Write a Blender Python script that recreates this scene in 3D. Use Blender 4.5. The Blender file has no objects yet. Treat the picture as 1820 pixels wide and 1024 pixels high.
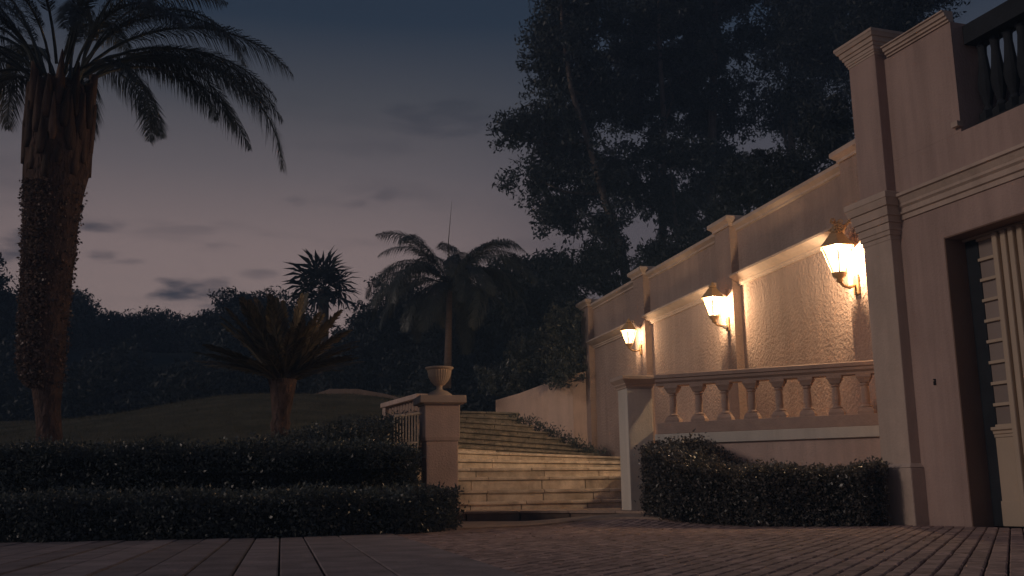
import bpy, bmesh, math, random
import numpy as np
from mathutils import Vector, Matrix

rng = np.random.default_rng(7)
random.seed(7)
scene = bpy.context.scene
C = scene.collection
R_ = math.radians

# ------------------------------------------------------------------ camera
FPX, PITCH, ROLL, EYE = 1850.0, R_(11.25), R_(0.9), 0.4
_F = np.array([0, math.cos(PITCH), math.sin(PITCH)])
_U0 = np.array([0, -math.sin(PITCH), math.cos(PITCH)])
_X = np.array([1.0, 0, 0])
_R = math.cos(ROLL) * _X - math.sin(ROLL) * _U0
_U = math.sin(ROLL) * _X + math.cos(ROLL) * _U0
_C = np.array([0, 0, EYE])
cam_d = bpy.data.cameras.new('camera')
cam_d.sensor_width = 36.0
cam_d.lens = 36.0 * FPX / 1820.0
cam_d.clip_start = 0.05
cam_d.clip_end = 2000
cam = bpy.data.objects.new('camera', cam_d)
C.objects.link(cam)
_m = Matrix.Identity(4)
for i in range(3):
    _m[i][0], _m[i][1], _m[i][2], _m[i][3] = _R[i], _U[i], -_F[i], _C[i]
cam.matrix_world = _m
scene.camera = cam

# ------------------------------------------------------------------ sky
FILL_DIR = Vector((-0.88, -0.30, 0.36)).normalized()      # towards the warm fill standing in for an unseen lamp on the left
FILL_STRENGTH = 0.62
world = bpy.data.worlds.new('World')
scene.world = world
world.use_nodes = True
wn, wl = world.node_tree.nodes, world.node_tree.links
wn.clear()
w_out = wn.new('ShaderNodeOutputWorld')
w_bg = wn.new('ShaderNodeBackground')
w_bg.inputs['Strength'].default_value = 1.0
tc = wn.new('ShaderNodeTexCoord')
sep = wn.new('ShaderNodeSeparateXYZ')
wl.new(tc.outputs['Generated'], sep.inputs[0])
ramp = wn.new('ShaderNodeValToRGB')
wl.new(sep.outputs['Z'], ramp.inputs['Fac'])
def s2l(c):
    return tuple(((v / 255) / 12.92 if v / 255 <= 0.04045 else ((v / 255 + 0.055) / 1.055) ** 2.4) for v in c) + (1,)
def set_ramp(rp, stops):
    el = rp.color_ramp.elements
    while len(el) < len(stops):
        el.new(0.5)
    for e, (p, c) in zip(el, stops):
        e.position, e.color = p, s2l(c)
top = [(0.43, (40, 51, 66)), (0.55, (30, 42, 60)), (1.0, (28, 40, 63))]
# towards the sunset, and the rest of the sky
set_ramp(ramp, [(0.0, (146, 124, 119)), (0.16, (152, 131, 126)), (0.23, (138, 120, 118)), (0.30, (104, 96, 99)), (0.36, (75, 75, 81))] + top)
ramp2 = wn.new('ShaderNodeValToRGB')
wl.new(sep.outputs['Z'], ramp2.inputs['Fac'])
set_ramp(ramp2, [(0.0, (98, 87, 89)), (0.16, (96, 86, 88)), (0.23, (90, 82, 86)), (0.30, (80, 77, 84)), (0.36, (63, 66, 75))] + top)
# dusk clouds: a faint streaky veil and the separate banks seen over the garden
def wmath(op, a, b=None, c=None, clamp=False):
    n = wn.new('ShaderNodeMath')
    n.operation = op
    n.use_clamp = clamp
    for i, v in enumerate((a, b, c)):
        if v is None: continue
        if hasattr(v, 'is_linked'): wl.new(v, n.inputs[i])
        else: n.inputs[i].default_value = v
    return n.outputs[0]
mp = wn.new('ShaderNodeMapping')
mp.inputs['Scale'].default_value = (7.0, 7.0, 30.0)
mp.inputs['Location'].default_value = (1.3, 0.4, 2.1)
wl.new(tc.outputs['Generated'], mp.inputs['Vector'])
cn = wn.new('ShaderNodeTexNoise')
cn.inputs['Scale'].default_value = 1.0
cn.inputs['Detail'].default_value = 5.0
cn.inputs['Roughness'].default_value = 0.5
wl.new(mp.outputs[0], cn.inputs['Vector'])
mp2 = wn.new('ShaderNodeMapping')
mp2.inputs['Scale'].default_value = (22.0, 22.0, 75.0)
wl.new(tc.outputs['Generated'], mp2.inputs['Vector'])
cn2 = wn.new('ShaderNodeTexNoise')
cn2.inputs['Detail'].default_value = 5.0
cn2.inputs['Scale'].default_value = 1.0
wl.new(mp2.outputs[0], cn2.inputs['Vector'])
wob = wmath('MULTIPLY', wmath('SUBTRACT', cn2.outputs['Fac'], 0.5), 5.0)
veil = wmath('MULTIPLY', wmath('SUBTRACT', cn.outputs['Fac'], 0.56), 1.3, clamp=True)
saz = wmath('DIVIDE', sep.outputs['X'], sep.outputs['Y'])
sel = wmath('DIVIDE', sep.outputs['Z'], sep.outputs['Y'])
acc = veil
# direction (azimuth, elevation slopes), half sizes, density of each bank
for ca_, ce_, sa_, se_, dn in [(-0.308, 0.194, 0.042, 0.022, 0.95), (-0.400, 0.271, 0.030, 0.009, 0.8), (-0.413, 0.237, 0.024, 0.007, 0.75), (-0.490, 0.250, 0.030, 0.017, 0.8),
                               (-0.290, 0.245, 0.030, 0.008, 0.5), (-0.248, 0.217, 0.018, 0.006, 0.4), (-0.121, 0.298, 0.036, 0.010, 0.42), (-0.055, 0.378, 0.070, 0.022, 0.42),
                               (-0.362, 0.176, 0.050, 0.006, 0.45), (-0.159, 0.287, 0.022, 0.006, 0.4), (-0.212, 0.290, 0.02, 0.006, 0.35), (-0.38, 0.231, 0.03, 0.004, 0.35), (-0.33, 0.262, 0.06, 0.005, 0.22)]:
    dx = wmath('DIVIDE', wmath('SUBTRACT', saz, ca_), sa_)
    dz = wmath('DIVIDE', wmath('SUBTRACT', sel, ce_), se_)
    r2 = wmath('ADD', wmath('MULTIPLY', dx, dx), wmath('MULTIPLY', dz, dz))
    q = wmath('MULTIPLY', wmath('SUBTRACT', wmath('ADD', 1.25, wob), r2), 0.5, clamp=True)
    q = wmath('MULTIPLY', wmath('MULTIPLY', q, q), wmath('SUBTRACT', 3.0, wmath('MULTIPLY', q, 2.0)))
    acc = wmath('MAXIMUM', acc, wmath('MULTIPLY', q, dn))
# afterglow: how near the direction is to where the sun went down
hlen = wmath('SQRT', wmath('ADD', wmath('MULTIPLY', sep.outputs['X'], sep.outputs['X']), wmath('MULTIPLY', sep.outputs['Y'], sep.outputs['Y'])))
cosg = wmath('DIVIDE', wmath('ADD', wmath('MULTIPLY', sep.outputs['X'], -0.26), wmath('MULTIPLY', sep.outputs['Y'], 0.966)), hlen)
glow = wn.new('ShaderNodeMapRange')
glow.interpolation_type = 'SMOOTHSTEP'
glow.inputs['From Min'].default_value = 0.93
glow.inputs['From Max'].default_value = 1.0
wl.new(cosg, glow.inputs['Value'])
gmix = wn.new('ShaderNodeMixRGB')
wl.new(glow.outputs[0], gmix.inputs['Fac'])
wl.new(ramp2.outputs['Color'], gmix.inputs['Color1'])
wl.new(ramp.outputs['Color'], gmix.inputs['Color2'])
cmix = wn.new('ShaderNodeMixRGB')
cmix.inputs['Color2'].default_value = s2l((50, 52, 62))
wl.new(acc, cmix.inputs['Fac'])
wl.new(gmix.outputs['Color'], cmix.inputs['Color1'])
sky = wn.new('ShaderNodeTexSky')
sky.sky_type = 'NISHITA'
sky.sun_disc = False
sky.sun_elevation = math.asin(FILL_DIR.z)
sky.sun_rotation = math.atan2(FILL_DIR.x, FILL_DIR.y)
scl = wn.new('ShaderNodeVectorMath')
scl.operation = 'SCALE'
scl.inputs['Scale'].default_value = 0.0006
wl.new(sky.outputs['Color'], scl.inputs[0])
add = wn.new('ShaderNodeVectorMath')
add.operation = 'ADD'
wl.new(scl.outputs[0], add.inputs[0])
wl.new(cmix.outputs['Color'], add.inputs[1])
wl.new(add.outputs[0], w_bg.inputs['Color'])
wl.new(w_bg.outputs[0], w_out.inputs['Surface'])

fill_d = bpy.data.lights.new('fill_sun', 'SUN')  # dim directional fill in place of an unseen lamp
fill_d.energy = FILL_STRENGTH
fill_d.angle = R_(10)
fill_d.color = (1.0, 0.80, 0.69)
fill_sun = bpy.data.objects.new('fill_sun', fill_d)
C.objects.link(fill_sun)
fill_sun.rotation_euler = FILL_DIR.to_track_quat('Z', 'Y').to_euler()
fill_sun.location = (-20, -5, 12)

LAMP_POWER = 130.0
LAMP_COLOR = (1.0, 0.73, 0.47)

vs = scene.view_settings
vs.view_transform = 'Standard'
vs.look = 'None'
vs.exposure = 0.0
vs.gamma = 1.0
vs.use_curve_mapping = False
scene.cycles.use_denoising = True
scene.cycles.max_bounces = 6
scene.cycles.sample_clamp_indirect = 4.0

# ------------------------------------------------------------------ helpers
def ray(x, y):
    return _F + (x - 910) / FPX * _R - (y - 512) / FPX * _U
def at(x, y, Y):
    """point of the place seen at (x, y) of the photograph that lies Y metres away"""
    d = ray(x, y)
    return _C + d * (Y / d[1])
def gnd(x, y, z=0.0):
    d = ray(x, y)
    return _C + d * ((z - EYE) / d[2])
def hdir(x, y):
    d = ray(x, y)
    d[2] = 0
    return d / np.linalg.norm(d)

def tag(o, label=None, cat=None, group=None, kind=None):
    if label: o['label'] = label
    if cat: o['category'] = cat
    if group: o['group'] = group
    if kind: o['kind'] = kind
    return o

WLOC = {}
def empty(name, loc):
    o = bpy.data.objects.new(name, None)
    o.empty_display_size = 0.2
    o.location = tuple(loc)
    C.objects.link(o)
    WLOC[o.name] = np.array(loc, float)
    return o
def wloc(o):
    return WLOC.get(o.name, np.zeros(3)) if o is not None else np.zeros(3)

def link(name, me, mat=None, parent=None, loc=None, rot=None):
    """object whose mesh is in its own space, set down at world position loc"""
    o = bpy.data.objects.new(name, me)
    C.objects.link(o)
    if mat is not None and not me.materials:
        me.materials.append(mat)
    if loc is None:
        loc = np.zeros(3)
    loc = np.array(loc, float)
    WLOC[o.name] = loc
    if parent is not None:
        o.parent = parent
        o.location = tuple(loc - wloc(parent))
    else:
        o.location = tuple(loc)
    if rot is not None:
        o.rotation_euler = rot
    return o

class MB:
    def __init__(s):
        s.v, s.f = [], []
    def add(s, verts, faces):
        b = len(s.v)
        s.v += [tuple(map(float, p)) for p in verts]
        s.f += [tuple(b + i for i in f) for f in faces]
        return s
    def loft(s, rings, cap=True):
        n = len(rings[0])
        vs_ = [p for r in rings for p in r]
        fs = []
        for k in range(len(rings) - 1):
            for i in range(n):
                j = (i + 1) % n
                fs.append((k * n + i, k * n + j, (k + 1) * n + j, (k + 1) * n + i))
        if cap:
            fs.append(tuple(range(n))[::-1])
            fs.append(tuple((len(rings) - 1) * n + i for i in range(n)))
        return s.add(vs_, fs)
    def prism(s, poly, z0, z1):
        """poly of (x, y), counter-clockwise seen from above; z may be lists"""
        n = len(poly)
        z0 = z0 if hasattr(z0, '__len__') else [z0] * n
        z1 = z1 if hasattr(z1, '__len__') else [z1] * n
        return s.loft([[(p[0], p[1], z) for p, z in zip(poly, z0)], [(p[0], p[1], z) for p, z in zip(poly, z1)]])
    def fbox(s, fr, u0, u1, n0, n1, z0, z1):
        return s.prism([fr(u0, n0)[:2], fr(u1, n0)[:2], fr(u1, n1)[:2], fr(u0, n1)[:2]], z0, z1)
    def frings(s, fr, rects):
        """stack of rectangles (u0, u1, n0, n1, z) joined into one solid"""
        return s.loft([[fr(a, c, z), fr(b, c, z), fr(b, d, z), fr(a, d, z)] for a, b, c, d, z in rects])
    def fextr(s, fr, prof, u0, u1):
        """profile of (n, z) run from u0 to u1"""
        return s.loft([[fr(u0, n, z) for n, z in prof], [fr(u1, n, z) for n, z in prof]])
    def lathe(s, prof, seg=16, c=(0, 0, 0), flute=0.0):
        rings = []
        for r, z in prof:
            ring = []
            for i in range(seg):
                a = 2 * math.pi * i / seg
                rr = r * (1 - flute * (i % 2))
                ring.append((c[0] + rr * math.cos(a), c[1] + rr * math.sin(a), c[2] + z))
            rings.append(ring)
        return s.loft(rings)
    def tube(s, pts, radii, seg=7):
        pts = [np.array(p, float) for p in pts]
        rings = []
        ref = np.array([0.31, 0.87, 0.12])
        for i, p in enumerate(pts):
            t = pts[min(i + 1, len(pts) - 1)] - pts[max(i - 1, 0)]
            t = t / (np.linalg.norm(t) + 1e-9)
            a = np.cross(t, ref)
            if np.linalg.norm(a) < 0.1:
                a = np.cross(t, np.array([1.0, 0, 0]))
            a /= np.linalg.norm(a)
            b = np.cross(t, a)
            rings.append([p + radii[i] * (math.cos(2 * math.pi * k / seg) * a + math.sin(2 * math.pi * k / seg) * b) for k in range(seg)])
        return s.loft(rings)
    def mesh(s, name, off=(0, 0, 0), smooth=False):
        me = bpy.data.meshes.new(name)
        o = np.array(off, float)
        me.from_pydata([tuple(np.array(p) - o) for p in s.v], [], s.f)
        bm = bmesh.new()
        bm.from_mesh(me)
        bmesh.ops.recalc_face_normals(bm, faces=bm.faces)
        bm.to_mesh(me)
        bm.free()
        if smooth:
            me.polygons.foreach_set('use_smooth', [True] * len(me.polygons))
        me.update()
        return me
    def build(s, name, mat, parent=None, smooth=False, bevel=0.0):
        a = np.array(s.v)
        loc = wloc(parent) if parent is not None else np.array([a[:, 0].mean(), a[:, 1].mean(), a[:, 2].min()])
        o = link(name, s.mesh(name, loc, smooth), mat, parent, loc)
        if bevel:
            m = o.modifiers.new('bevel', 'BEVEL')
            m.width, m.segments, m.limit_method, m.angle_limit = bevel, 2, 'ANGLE', R_(40)
        return o

def quad_mesh(name, V, nper=4):
    """V: (N, nper, 3) separate polygons"""
    n = len(V)
    me = bpy.data.meshes.new(name)
    me.vertices.add(n * nper)
    me.vertices.foreach_set('co', np.ascontiguousarray(V.reshape(-1), dtype=np.float32))
    me.loops.add(n * nper)
    me.loops.foreach_set('vertex_index', np.arange(n * nper, dtype=np.int32))
    me.polygons.add(n)
    me.polygons.foreach_set('loop_start', np.arange(0, n * nper, nper, dtype=np.int32))
    me.polygons.foreach_set('loop_total', np.full(n, nper, dtype=np.int32))
    me.update(calc_edges=True)
    return me

def unit(a):
    return a / (np.linalg.norm(a, axis=-1, keepdims=True) + 1e-9)
def leaf_quads(cen, length, width, droop=0.0, outward=None, spread=1.0):
    n = len(cen)
    d = rng.normal(size=(n, 3)) * spread
    if outward is not None:
        d += outward
    d[:, 2] -= droop
    d = unit(d)
    w = unit(np.cross(d, rng.normal(size=(n, 3))))
    L = length * rng.uniform(0.65, 1.35, (n, 1))
    W = width * rng.uniform(0.7, 1.3, (n, 1))
    nn = np.cross(d, w)
    b, t = cen - d * L / 2, cen + d * L / 2
    mid = cen - d * L * 0.05
    return np.stack([b, mid + w * W / 2 + nn * W * 0.18, t, mid - w * W / 2 + nn * W * 0.18], axis=1)

# ------------------------------------------------------------------ materials
def mat(name, col, rough=0.85, var=0.18, vscale=3.0, bump=0.0, bscale=40.0, spec=0.3, rand=0.0, stretch=None, detail=5.0, second=None, streak=0.0):
    m = bpy.data.materials.new(name)
    m.use_nodes = True
    nt = m.node_tree
    N, L = nt.nodes, nt.links
    bs = N['Principled BSDF']
    bs.inputs['Roughness'].default_value = rough
    bs.inputs['Specular IOR Level'].default_value = spec
    t = N.new('ShaderNodeTexCoord')
    geo = N.new('ShaderNodeNewGeometry')
    mpn = N.new('ShaderNodeMapping')
    if stretch: mpn.inputs['Scale'].default_value = stretch
    L.new(geo.outputs['Position'], mpn.inputs['Vector'])
    nz = N.new('ShaderNodeTexNoise')
    nz.inputs['Scale'].default_value = vscale
    nz.inputs['Detail'].default_value = detail
    nz.inputs['Roughness'].default_value = 0.6
    L.new(mpn.outputs[0], nz.inputs['Vector'])
    rp = N.new('ShaderNodeValToRGB')
    c = np.array(col)
    c2 = np.array(second) if second is not None else c
    rp.color_ramp.elements[0].position = 0.3
    rp.color_ramp.elements[1].position = 0.7
    rp.color_ramp.elements[0].color = tuple(np.clip(c2 * (1 - var), 0, 1)) + (1,)
    rp.color_ramp.elements[1].color = tuple(np.clip(c * (1 + var), 0, 1)) + (1,)
    L.new(nz.outputs['Fac'], rp.inputs['Fac'])
    src = rp.outputs['Color']
    if rand:
        oi = N.new('ShaderNodeObjectInfo')
        mr = N.new('ShaderNodeMapRange')
        mr.inputs['To Min'].default_value = 1 - rand
        mr.inputs['To Max'].default_value = 1 + rand
        L.new(oi.outputs['Random'], mr.inputs['Value'])
        mu = N.new('ShaderNodeVectorMath')
        mu.operation = 'SCALE'
        L.new(src, mu.inputs[0])
        L.new(mr.outputs[0], mu.inputs['Scale'])
        src = mu.outputs[0]
    if streak:
        sm_ = N.new('ShaderNodeMapping')
        sm_.inputs['Scale'].default_value = (2.6, 2.6, 0.22)
        L.new(geo.outputs['Position'], sm_.inputs['Vector'])
        sn = N.new('ShaderNodeTexNoise')
        sn.inputs['Scale'].default_value = 1.6
        sn.inputs['Detail'].default_value = 7.0
        sn.inputs['Roughness'].default_value = 0.68
        L.new(sm_.outputs[0], sn.inputs['Vector'])
        sr = N.new('ShaderNodeMapRange')
        sr.inputs['From Min'].default_value = 0.36
        sr.inputs['From Max'].default_value = 0.60
        sr.inputs['To Min'].default_value = 1 - streak
        sr.inputs['To Max'].default_value = 1.05
        L.new(sn.outputs['Fac'], sr.inputs['Value'])
        s2 = N.new('ShaderNodeVectorMath')
        s2.operation = 'SCALE'
        L.new(src, s2.inputs[0])
        L.new(sr.outputs[0], s2.inputs['Scale'])
        src = s2.outputs[0]
    L.new(src, bs.inputs['Base Color'])
    if bump:
        bn = N.new('ShaderNodeTexNoise')
        bn.inputs['Scale'].default_value = bscale
        bn.inputs['Detail'].default_value = 3.0
        L.new(mpn.outputs[0], bn.inputs['Vector'])
        bp = N.new('ShaderNodeBump')
        bp.inputs['Strength'].default_value = 1.0
        bp.inputs['Distance'].default_value = bump
        L.new(bn.outputs['Fac'], bp.inputs['Height'])
        L.new(bp.outputs[0], bs.inputs['Normal'])
    return m

def leaf_mat(name, a, b, rough=0.45, spec=0.5):
    """each leaf its own tint"""
    m = bpy.data.materials.new(name)
    m.use_nodes = True
    N, L = m.node_tree.nodes, m.node_tree.links
    bs = N['Principled BSDF']
    bs.inputs['Roughness'].default_value = rough
    bs.inputs['Specular IOR Level'].default_value = spec
    geo = N.new('ShaderNodeNewGeometry')
    rp = N.new('ShaderNodeValToRGB')
    rp.color_ramp.elements[0].color = tuple(a) + (1,)
    rp.color_ramp.elements[1].color = tuple(b) + (1,)
    L.new(geo.outputs['Random Per Island'], rp.inputs['Fac'])
    L.new(rp.outputs['Color'], bs.inputs['Base Color'])
    tr = N.new('ShaderNodeBsdfTranslucent')
    L.new(rp.outputs['Color'], tr.inputs['Color'])
    mx = N.new('ShaderNodeMixShader')
    mx.inputs['Fac'].default_value = 0.2
    L.new(bs.outputs[0], mx.inputs[1])
    L.new(tr.outputs[0], mx.inputs[2])
    L.new(mx.outputs[0], N['Material Output'].inputs['Surface'])
    return m

M = {}
M['stucco'] = mat('stucco_rough', (0.41, 0.30, 0.25), 0.92, 0.12, 0.9, 0.03, 20.0, 0.2, streak=0.11)
M['stucco_smooth'] = mat('stucco_smooth', (0.46, 0.335, 0.29), 0.9, 0.10, 0.8, 0.008, 38.0, 0.2, streak=0.15)
M['trim'] = mat('stone_trim', (0.58, 0.46, 0.38), 0.85, 0.10, 2.5, 0.006, 30.0, 0.25, streak=0.10)
M['cream'] = mat('cream_paint', (0.72, 0.67, 0.59), 0.8, 0.07, 1.6, 0.004, 40.0, 0.25, streak=0.09)
M['pier'] = mat('pier_render', (0.66, 0.50, 0.43), 0.9, 0.10, 2.0, 0.008, 40.0, 0.2, streak=0.12)
M['baluster'] = mat('balustrade_stone', (0.44, 0.325, 0.27), 0.88, 0.14, 4.0, 0.008, 40.0, 0.2, rand=0.06)
M['urn'] = mat('urn_terracotta', (0.54, 0.42, 0.32), 0.85, 0.12, 6.0, 0.004, 60.0, 0.2)
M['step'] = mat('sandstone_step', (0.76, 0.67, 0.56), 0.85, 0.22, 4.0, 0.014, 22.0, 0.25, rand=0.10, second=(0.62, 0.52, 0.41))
M['step_shade'] = mat('shade_toned_step', (0.30, 0.265, 0.22), 0.9, 0.3, 5.0, 0.016, 20.0, 0.2, rand=0.12, second=(0.20, 0.19, 0.15))  # shade of the upper flight put into a darker stone colour
M['landing'] = mat('landing_stone', (0.42, 0.31, 0.24), 0.88, 0.2, 5.0, 0.01, 30.0, 0.2, rand=0.1)
M['kerb'] = mat('kerb_stone', (0.20, 0.145, 0.115), 0.9, 0.2, 5.0, 0.008, 30.0, 0.2, rand=0.1)
M['brick'] = mat('brick_paver', (0.43, 0.30, 0.255), 0.85, 0.3, 9.0, 0.006, 45.0, 0.25, rand=0.22, second=(0.30, 0.21, 0.185))
M['bed'] = mat('sand_joint', (0.06, 0.042, 0.035), 0.95, 0.25, 8.0, 0.01, 60.0, 0.1)
M['slab'] = mat('concrete_slab', (0.25, 0.205, 0.20), 0.85, 0.32, 2.6, 0.010, 30.0, 0.25, rand=0.16, detail=8.0)
M['soil'] = mat('soil', (0.05, 0.038, 0.028), 0.95, 0.3, 6.0, 0.03, 20.0, 0.1)
M['lawn'] = mat('lawn_turf', (0.12, 0.11, 0.075), 0.95, 0.3, 1.2, 0.05, 30.0, 0.1, second=(0.09, 0.092, 0.06))
M['hill'] = mat('dark_undergrowth', (0.032, 0.040, 0.034), 0.95, 0.4, 0.7, 0.1, 3.0, 0.05)
M['bark'] = mat('bark', (0.15, 0.122, 0.105), 0.9, 0.35, 5.0, 0.03, 12.0, 0.15, stretch=(3, 3, 0.6))
M['palm_bark'] = mat('palm_trunk_fibre', (0.12, 0.078, 0.064), 0.9, 0.4, 7.0, 0.06, 14.0, 0.15, stretch=(1.5, 1.5, 0.7))
M['boot'] = mat('palm_leaf_base', (0.13, 0.082, 0.062), 0.75, 0.4, 9.0, 0.01, 40.0, 0.25, rand=0.6, stretch=(2, 2, 0.4))
M['smooth_trunk'] = mat('smooth_palm_trunk', (0.16, 0.12, 0.10), 0.85, 0.2, 3.0, 0.008, 10.0, 0.2, stretch=(1, 1, 5))
M['hedge_core'] = mat('hedge_solid_core', (0.012, 0.013, 0.009), 0.95, 0.4, 9.0, 0.05, 18.0, 0.05)
M['hedge'] = leaf_mat('hedge_leaf', (0.055, 0.070, 0.066), (0.125, 0.14, 0.128), 0.38, 0.5)
M['hedge_r'] = leaf_mat('box_hedge_leaf', (0.05, 0.060, 0.056), (0.19, 0.165, 0.14), 0.36, 0.6)
M['tree_leaf'] = leaf_mat('tree_leaf', (0.03, 0.04, 0.04), (0.07, 0.086, 0.082), 0.5, 0.35)
M['dark_leaf'] = leaf_mat('dark_leaf', (0.020, 0.028, 0.028), (0.045, 0.056, 0.055), 0.55, 0.3)
M['frond'] = leaf_mat('palm_frond', (0.04, 0.05, 0.05), (0.075, 0.09, 0.082), 0.45, 0.4)
M['queen'] = leaf_mat('queen_palm_frond', (0.04, 0.05, 0.05), (0.08, 0.095, 0.088), 0.45, 0.4)
M['cycad'] = leaf_mat('low_palm_frond', (0.07, 0.066, 0.042), (0.23, 0.18, 0.11), 0.5, 0.4)
M['ivy'] = leaf_mat('ivy_leaf', (0.05, 0.04, 0.034), (0.36, 0.25, 0.21), 0.4, 0.5)
M['petiole'] = mat('petiole', (0.06, 0.05, 0.032), 0.7, 0.2, 4.0, spec=0.3)
M['brass'] = mat('lantern_metal', (0.42, 0.27, 0.13), 0.45, 0.15, 20.0, spec=0.5)
M['dark_metal'] = mat('dark_lantern_metal', (0.06, 0.045, 0.035), 0.5, 0.15, 20.0, spec=0.5)
M['white_metal'] = mat('white_railing_paint', (0.62, 0.55, 0.48), 0.6, 0.1, 8.0, spec=0.3)
M['door'] = mat('door_paint', (0.55, 0.44, 0.33), 0.6, 0.06, 2.0, 0.002, 30.0, 0.35)
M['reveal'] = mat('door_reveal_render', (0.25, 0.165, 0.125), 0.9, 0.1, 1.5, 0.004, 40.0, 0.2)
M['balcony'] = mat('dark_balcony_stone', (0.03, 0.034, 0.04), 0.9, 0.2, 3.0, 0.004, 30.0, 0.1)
M['bell_plastic'] = mat('dark_bell_plastic', (0.01, 0.01, 0.01), 0.6, 0.1, 5.0)  # dark plastic of the doorbell plate
m = mat('frosted_pane', (0.32, 0.265, 0.235), 0.25, 0.06, 1.5, 0.0, 30.0, 0.5, rand=0.12)
M['pane'] = m
def emis(name, col, s):
    """lit pane: glows and lets the bulb's light through"""
    m = bpy.data.materials.new(name)
    m.use_nodes = True
    N, L = m.node_tree.nodes, m.node_tree.links
    N.clear()
    o = N.new('ShaderNodeOutputMaterial')
    e = N.new('ShaderNodeEmission')
    e.inputs['Color'].default_value = tuple(col) + (1,)
    e.inputs['Strength'].default_value = s
    tr = N.new('ShaderNodeBsdfTransparent')
    tr.inputs['Color'].default_value = (1, 0.97, 0.92, 1)
    mx = N.new('ShaderNodeAddShader')
    L.new(e.outputs[0], mx.inputs[0])
    L.new(tr.outputs[0], mx.inputs[1])
    L.new(mx.outputs[0], o.inputs['Surface'])
    return m
M['lamp_glass'] = emis('lit_lantern_glass', (1.0, 0.80, 0.58), 0.50)

# ------------------------------------------------------------------ frames of the place
DW = hdir(440, 890)                       # retaining wall, going away
WO = np.array([4.893, 14.80, 0.0])        # its near pilaster
NW = np.array([-DW[1], DW[0], 0.0])       # out of the wall, towards the stairs
def FW(u, n, z=0.0):
    p = WO + DW * u + NW * n
    return np.array([p[0], p[1], z])
DH = hdir(240, 893)                       # house front, going away
HO = gnd(1652, 933.5)
NH = np.array([-DH[1], DH[0], 0.0])
def FH(u, n, z=0.0):                      # u runs towards the camera
    p = HO - DH * u + NH * n
    return np.array([p[0], p[1], z])
DB = hdir(-3000, 940)                     # balustrade, going away to the left
BO = at(1165, 672, 14.75) * np.array([1, 1, 0])
NB = np.array([-DB[1], DB[0], 0.0])
if NB[1] > 0: NB = -NB
def FB(u, n, z=0.0):                      # u runs to the right, towards the house
    p = BO - DB * u + NB * n
    return np.array([p[0], p[1], z])
def sm(t):
    t = min(max(t, 0.0), 1.0)
    return t * t * (3 - 2 * t)
def drive_z(x, y):                        # the drive lifts a little in front of the post
    return 0.125 * sm((y - 12.0) / 2.2) * sm((x + 0.1) / 1.9)

# ================================================================== SETTING
# ground sheet to the horizon
mb = MB()
mb.add([(-180, -60, -0.35), (180, -60, -0.35), (180, 220, -0.35), (-180, 220, -0.35)], [(0, 1, 2, 3)])
tag(mb.build('ground', M['soil']), kind='structure')

# drive: joint bed, brick pavers
def grid_sheet(x0, x1, y0, y1, nx, ny, zf):
    xs, ys = np.linspace(x0, x1, nx), np.linspace(y0, y1, ny)
    v = [(x, y, zf(x, y)) for y in ys for x in xs]
    f = [(j * nx + i, j * nx + i + 1, (j + 1) * nx + i + 1, (j + 1) * nx + i) for j in range(ny - 1) for i in range(nx - 1)]
    return MB().add(v, f)
drive = grid_sheet(-14, 9, -12, 18, 70, 90, lambda x, y: drive_z(x, y) - 0.03).build('driveway', M['bed'], smooth=True)
tag(drive, kind='structure')

BL, BW_, BH = 0.215, 0.108, 0.04
ang = math.atan2(hdir(1800, 868)[1], hdir(1800, 868)[0])
ca, sa = math.cos(ang), math.sin(ang)
slab_dir = hdir(500, 885)
edge_p = np.array([-0.05, 5.70])          # where the concrete strips meet the bricks
def brick_mesh(dl, dw):
    m_ = MB()
    l, w = (BL - 0.008) / 2 + dl, (BW_ - 0.008) / 2 + dw
    c = 0.007
    m_.frings(lambda a, b, z=0: (a, b, z), [(-l, l, -w, w, -BH), (-l, l, -w, w, -c), (-l + c, l - c, -w + c, w - c, 0)])
    m_.f = m_.f[:-2] + m_.f[-1:]
    return m_
brick_protos = [brick_mesh(random.uniform(-.003, .001), random.uniform(-.003, .001)) for _ in range(4)]
brick_me = [b.mesh('brick') for b in brick_protos]
cells = []
for r in range(-120, 160):
    for c_ in range(-80, 110):
        a = c_ * BL + (r % 2) * BL / 2
        b = r * BW_
        x, y = a * ca - b * sa + 1.0, a * sa + b * ca + 8.0
        if not (3.0 < y < 15.2 and -2.5 < x < 6.6):
            continue
        # right of the concrete strips, in front of the house
        dx, dy = x - edge_p[0], y - edge_p[1]
        if dx * slab_dir[1] - dy * slab_dir[0] < -0.02:
            continue
        q = np.array([x, y, 0]) - HO
        if q @ NH < 0.14 and y > 8:
            continue
        if y > 14.4 - 0.35 * max(0, x) and x > 1.2 and y > 13.6:
            continue
        if abs(x) > 0.56 * y + 0.8:
            continue
        cells.append((x, y))
cells.sort(key=lambda p: p[1] * 1.0 + (0 if (-0.50 * p[1] < p[0] < 0.50 * p[1] and p[1] > 5.1) else 50))
rest = MB()
for k, (x, y) in enumerate(cells):
    z = drive_z(x, y) + random.uniform(-0.003, 0.002)
    rz = ang + random.uniform(-0.012, 0.012)
    if k < 300:
        link('brick', brick_me[k % 4], M['brick'], drive, (x, y, z), (random.uniform(-.006, .006), random.uniform(-.006, .006), rz))
    else:
        c0, s0 = math.cos(rz), math.sin(rz)
        tx, ty = random.uniform(-.006, .006), random.uniform(-.006, .006)
        pb = brick_protos[k % 4]
        rest.add([(x + p[0] * c0 - p[1] * s0, y + p[0] * s0 + p[1] * c0, z - drive_z(x, y) + drive_z(x + p[0] * c0 - p[1] * s0, y + p[0] * s0 + p[1] * c0) + p[2] + p[0] * tx + p[1] * ty) for p in pb.v], pb.f)
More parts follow.
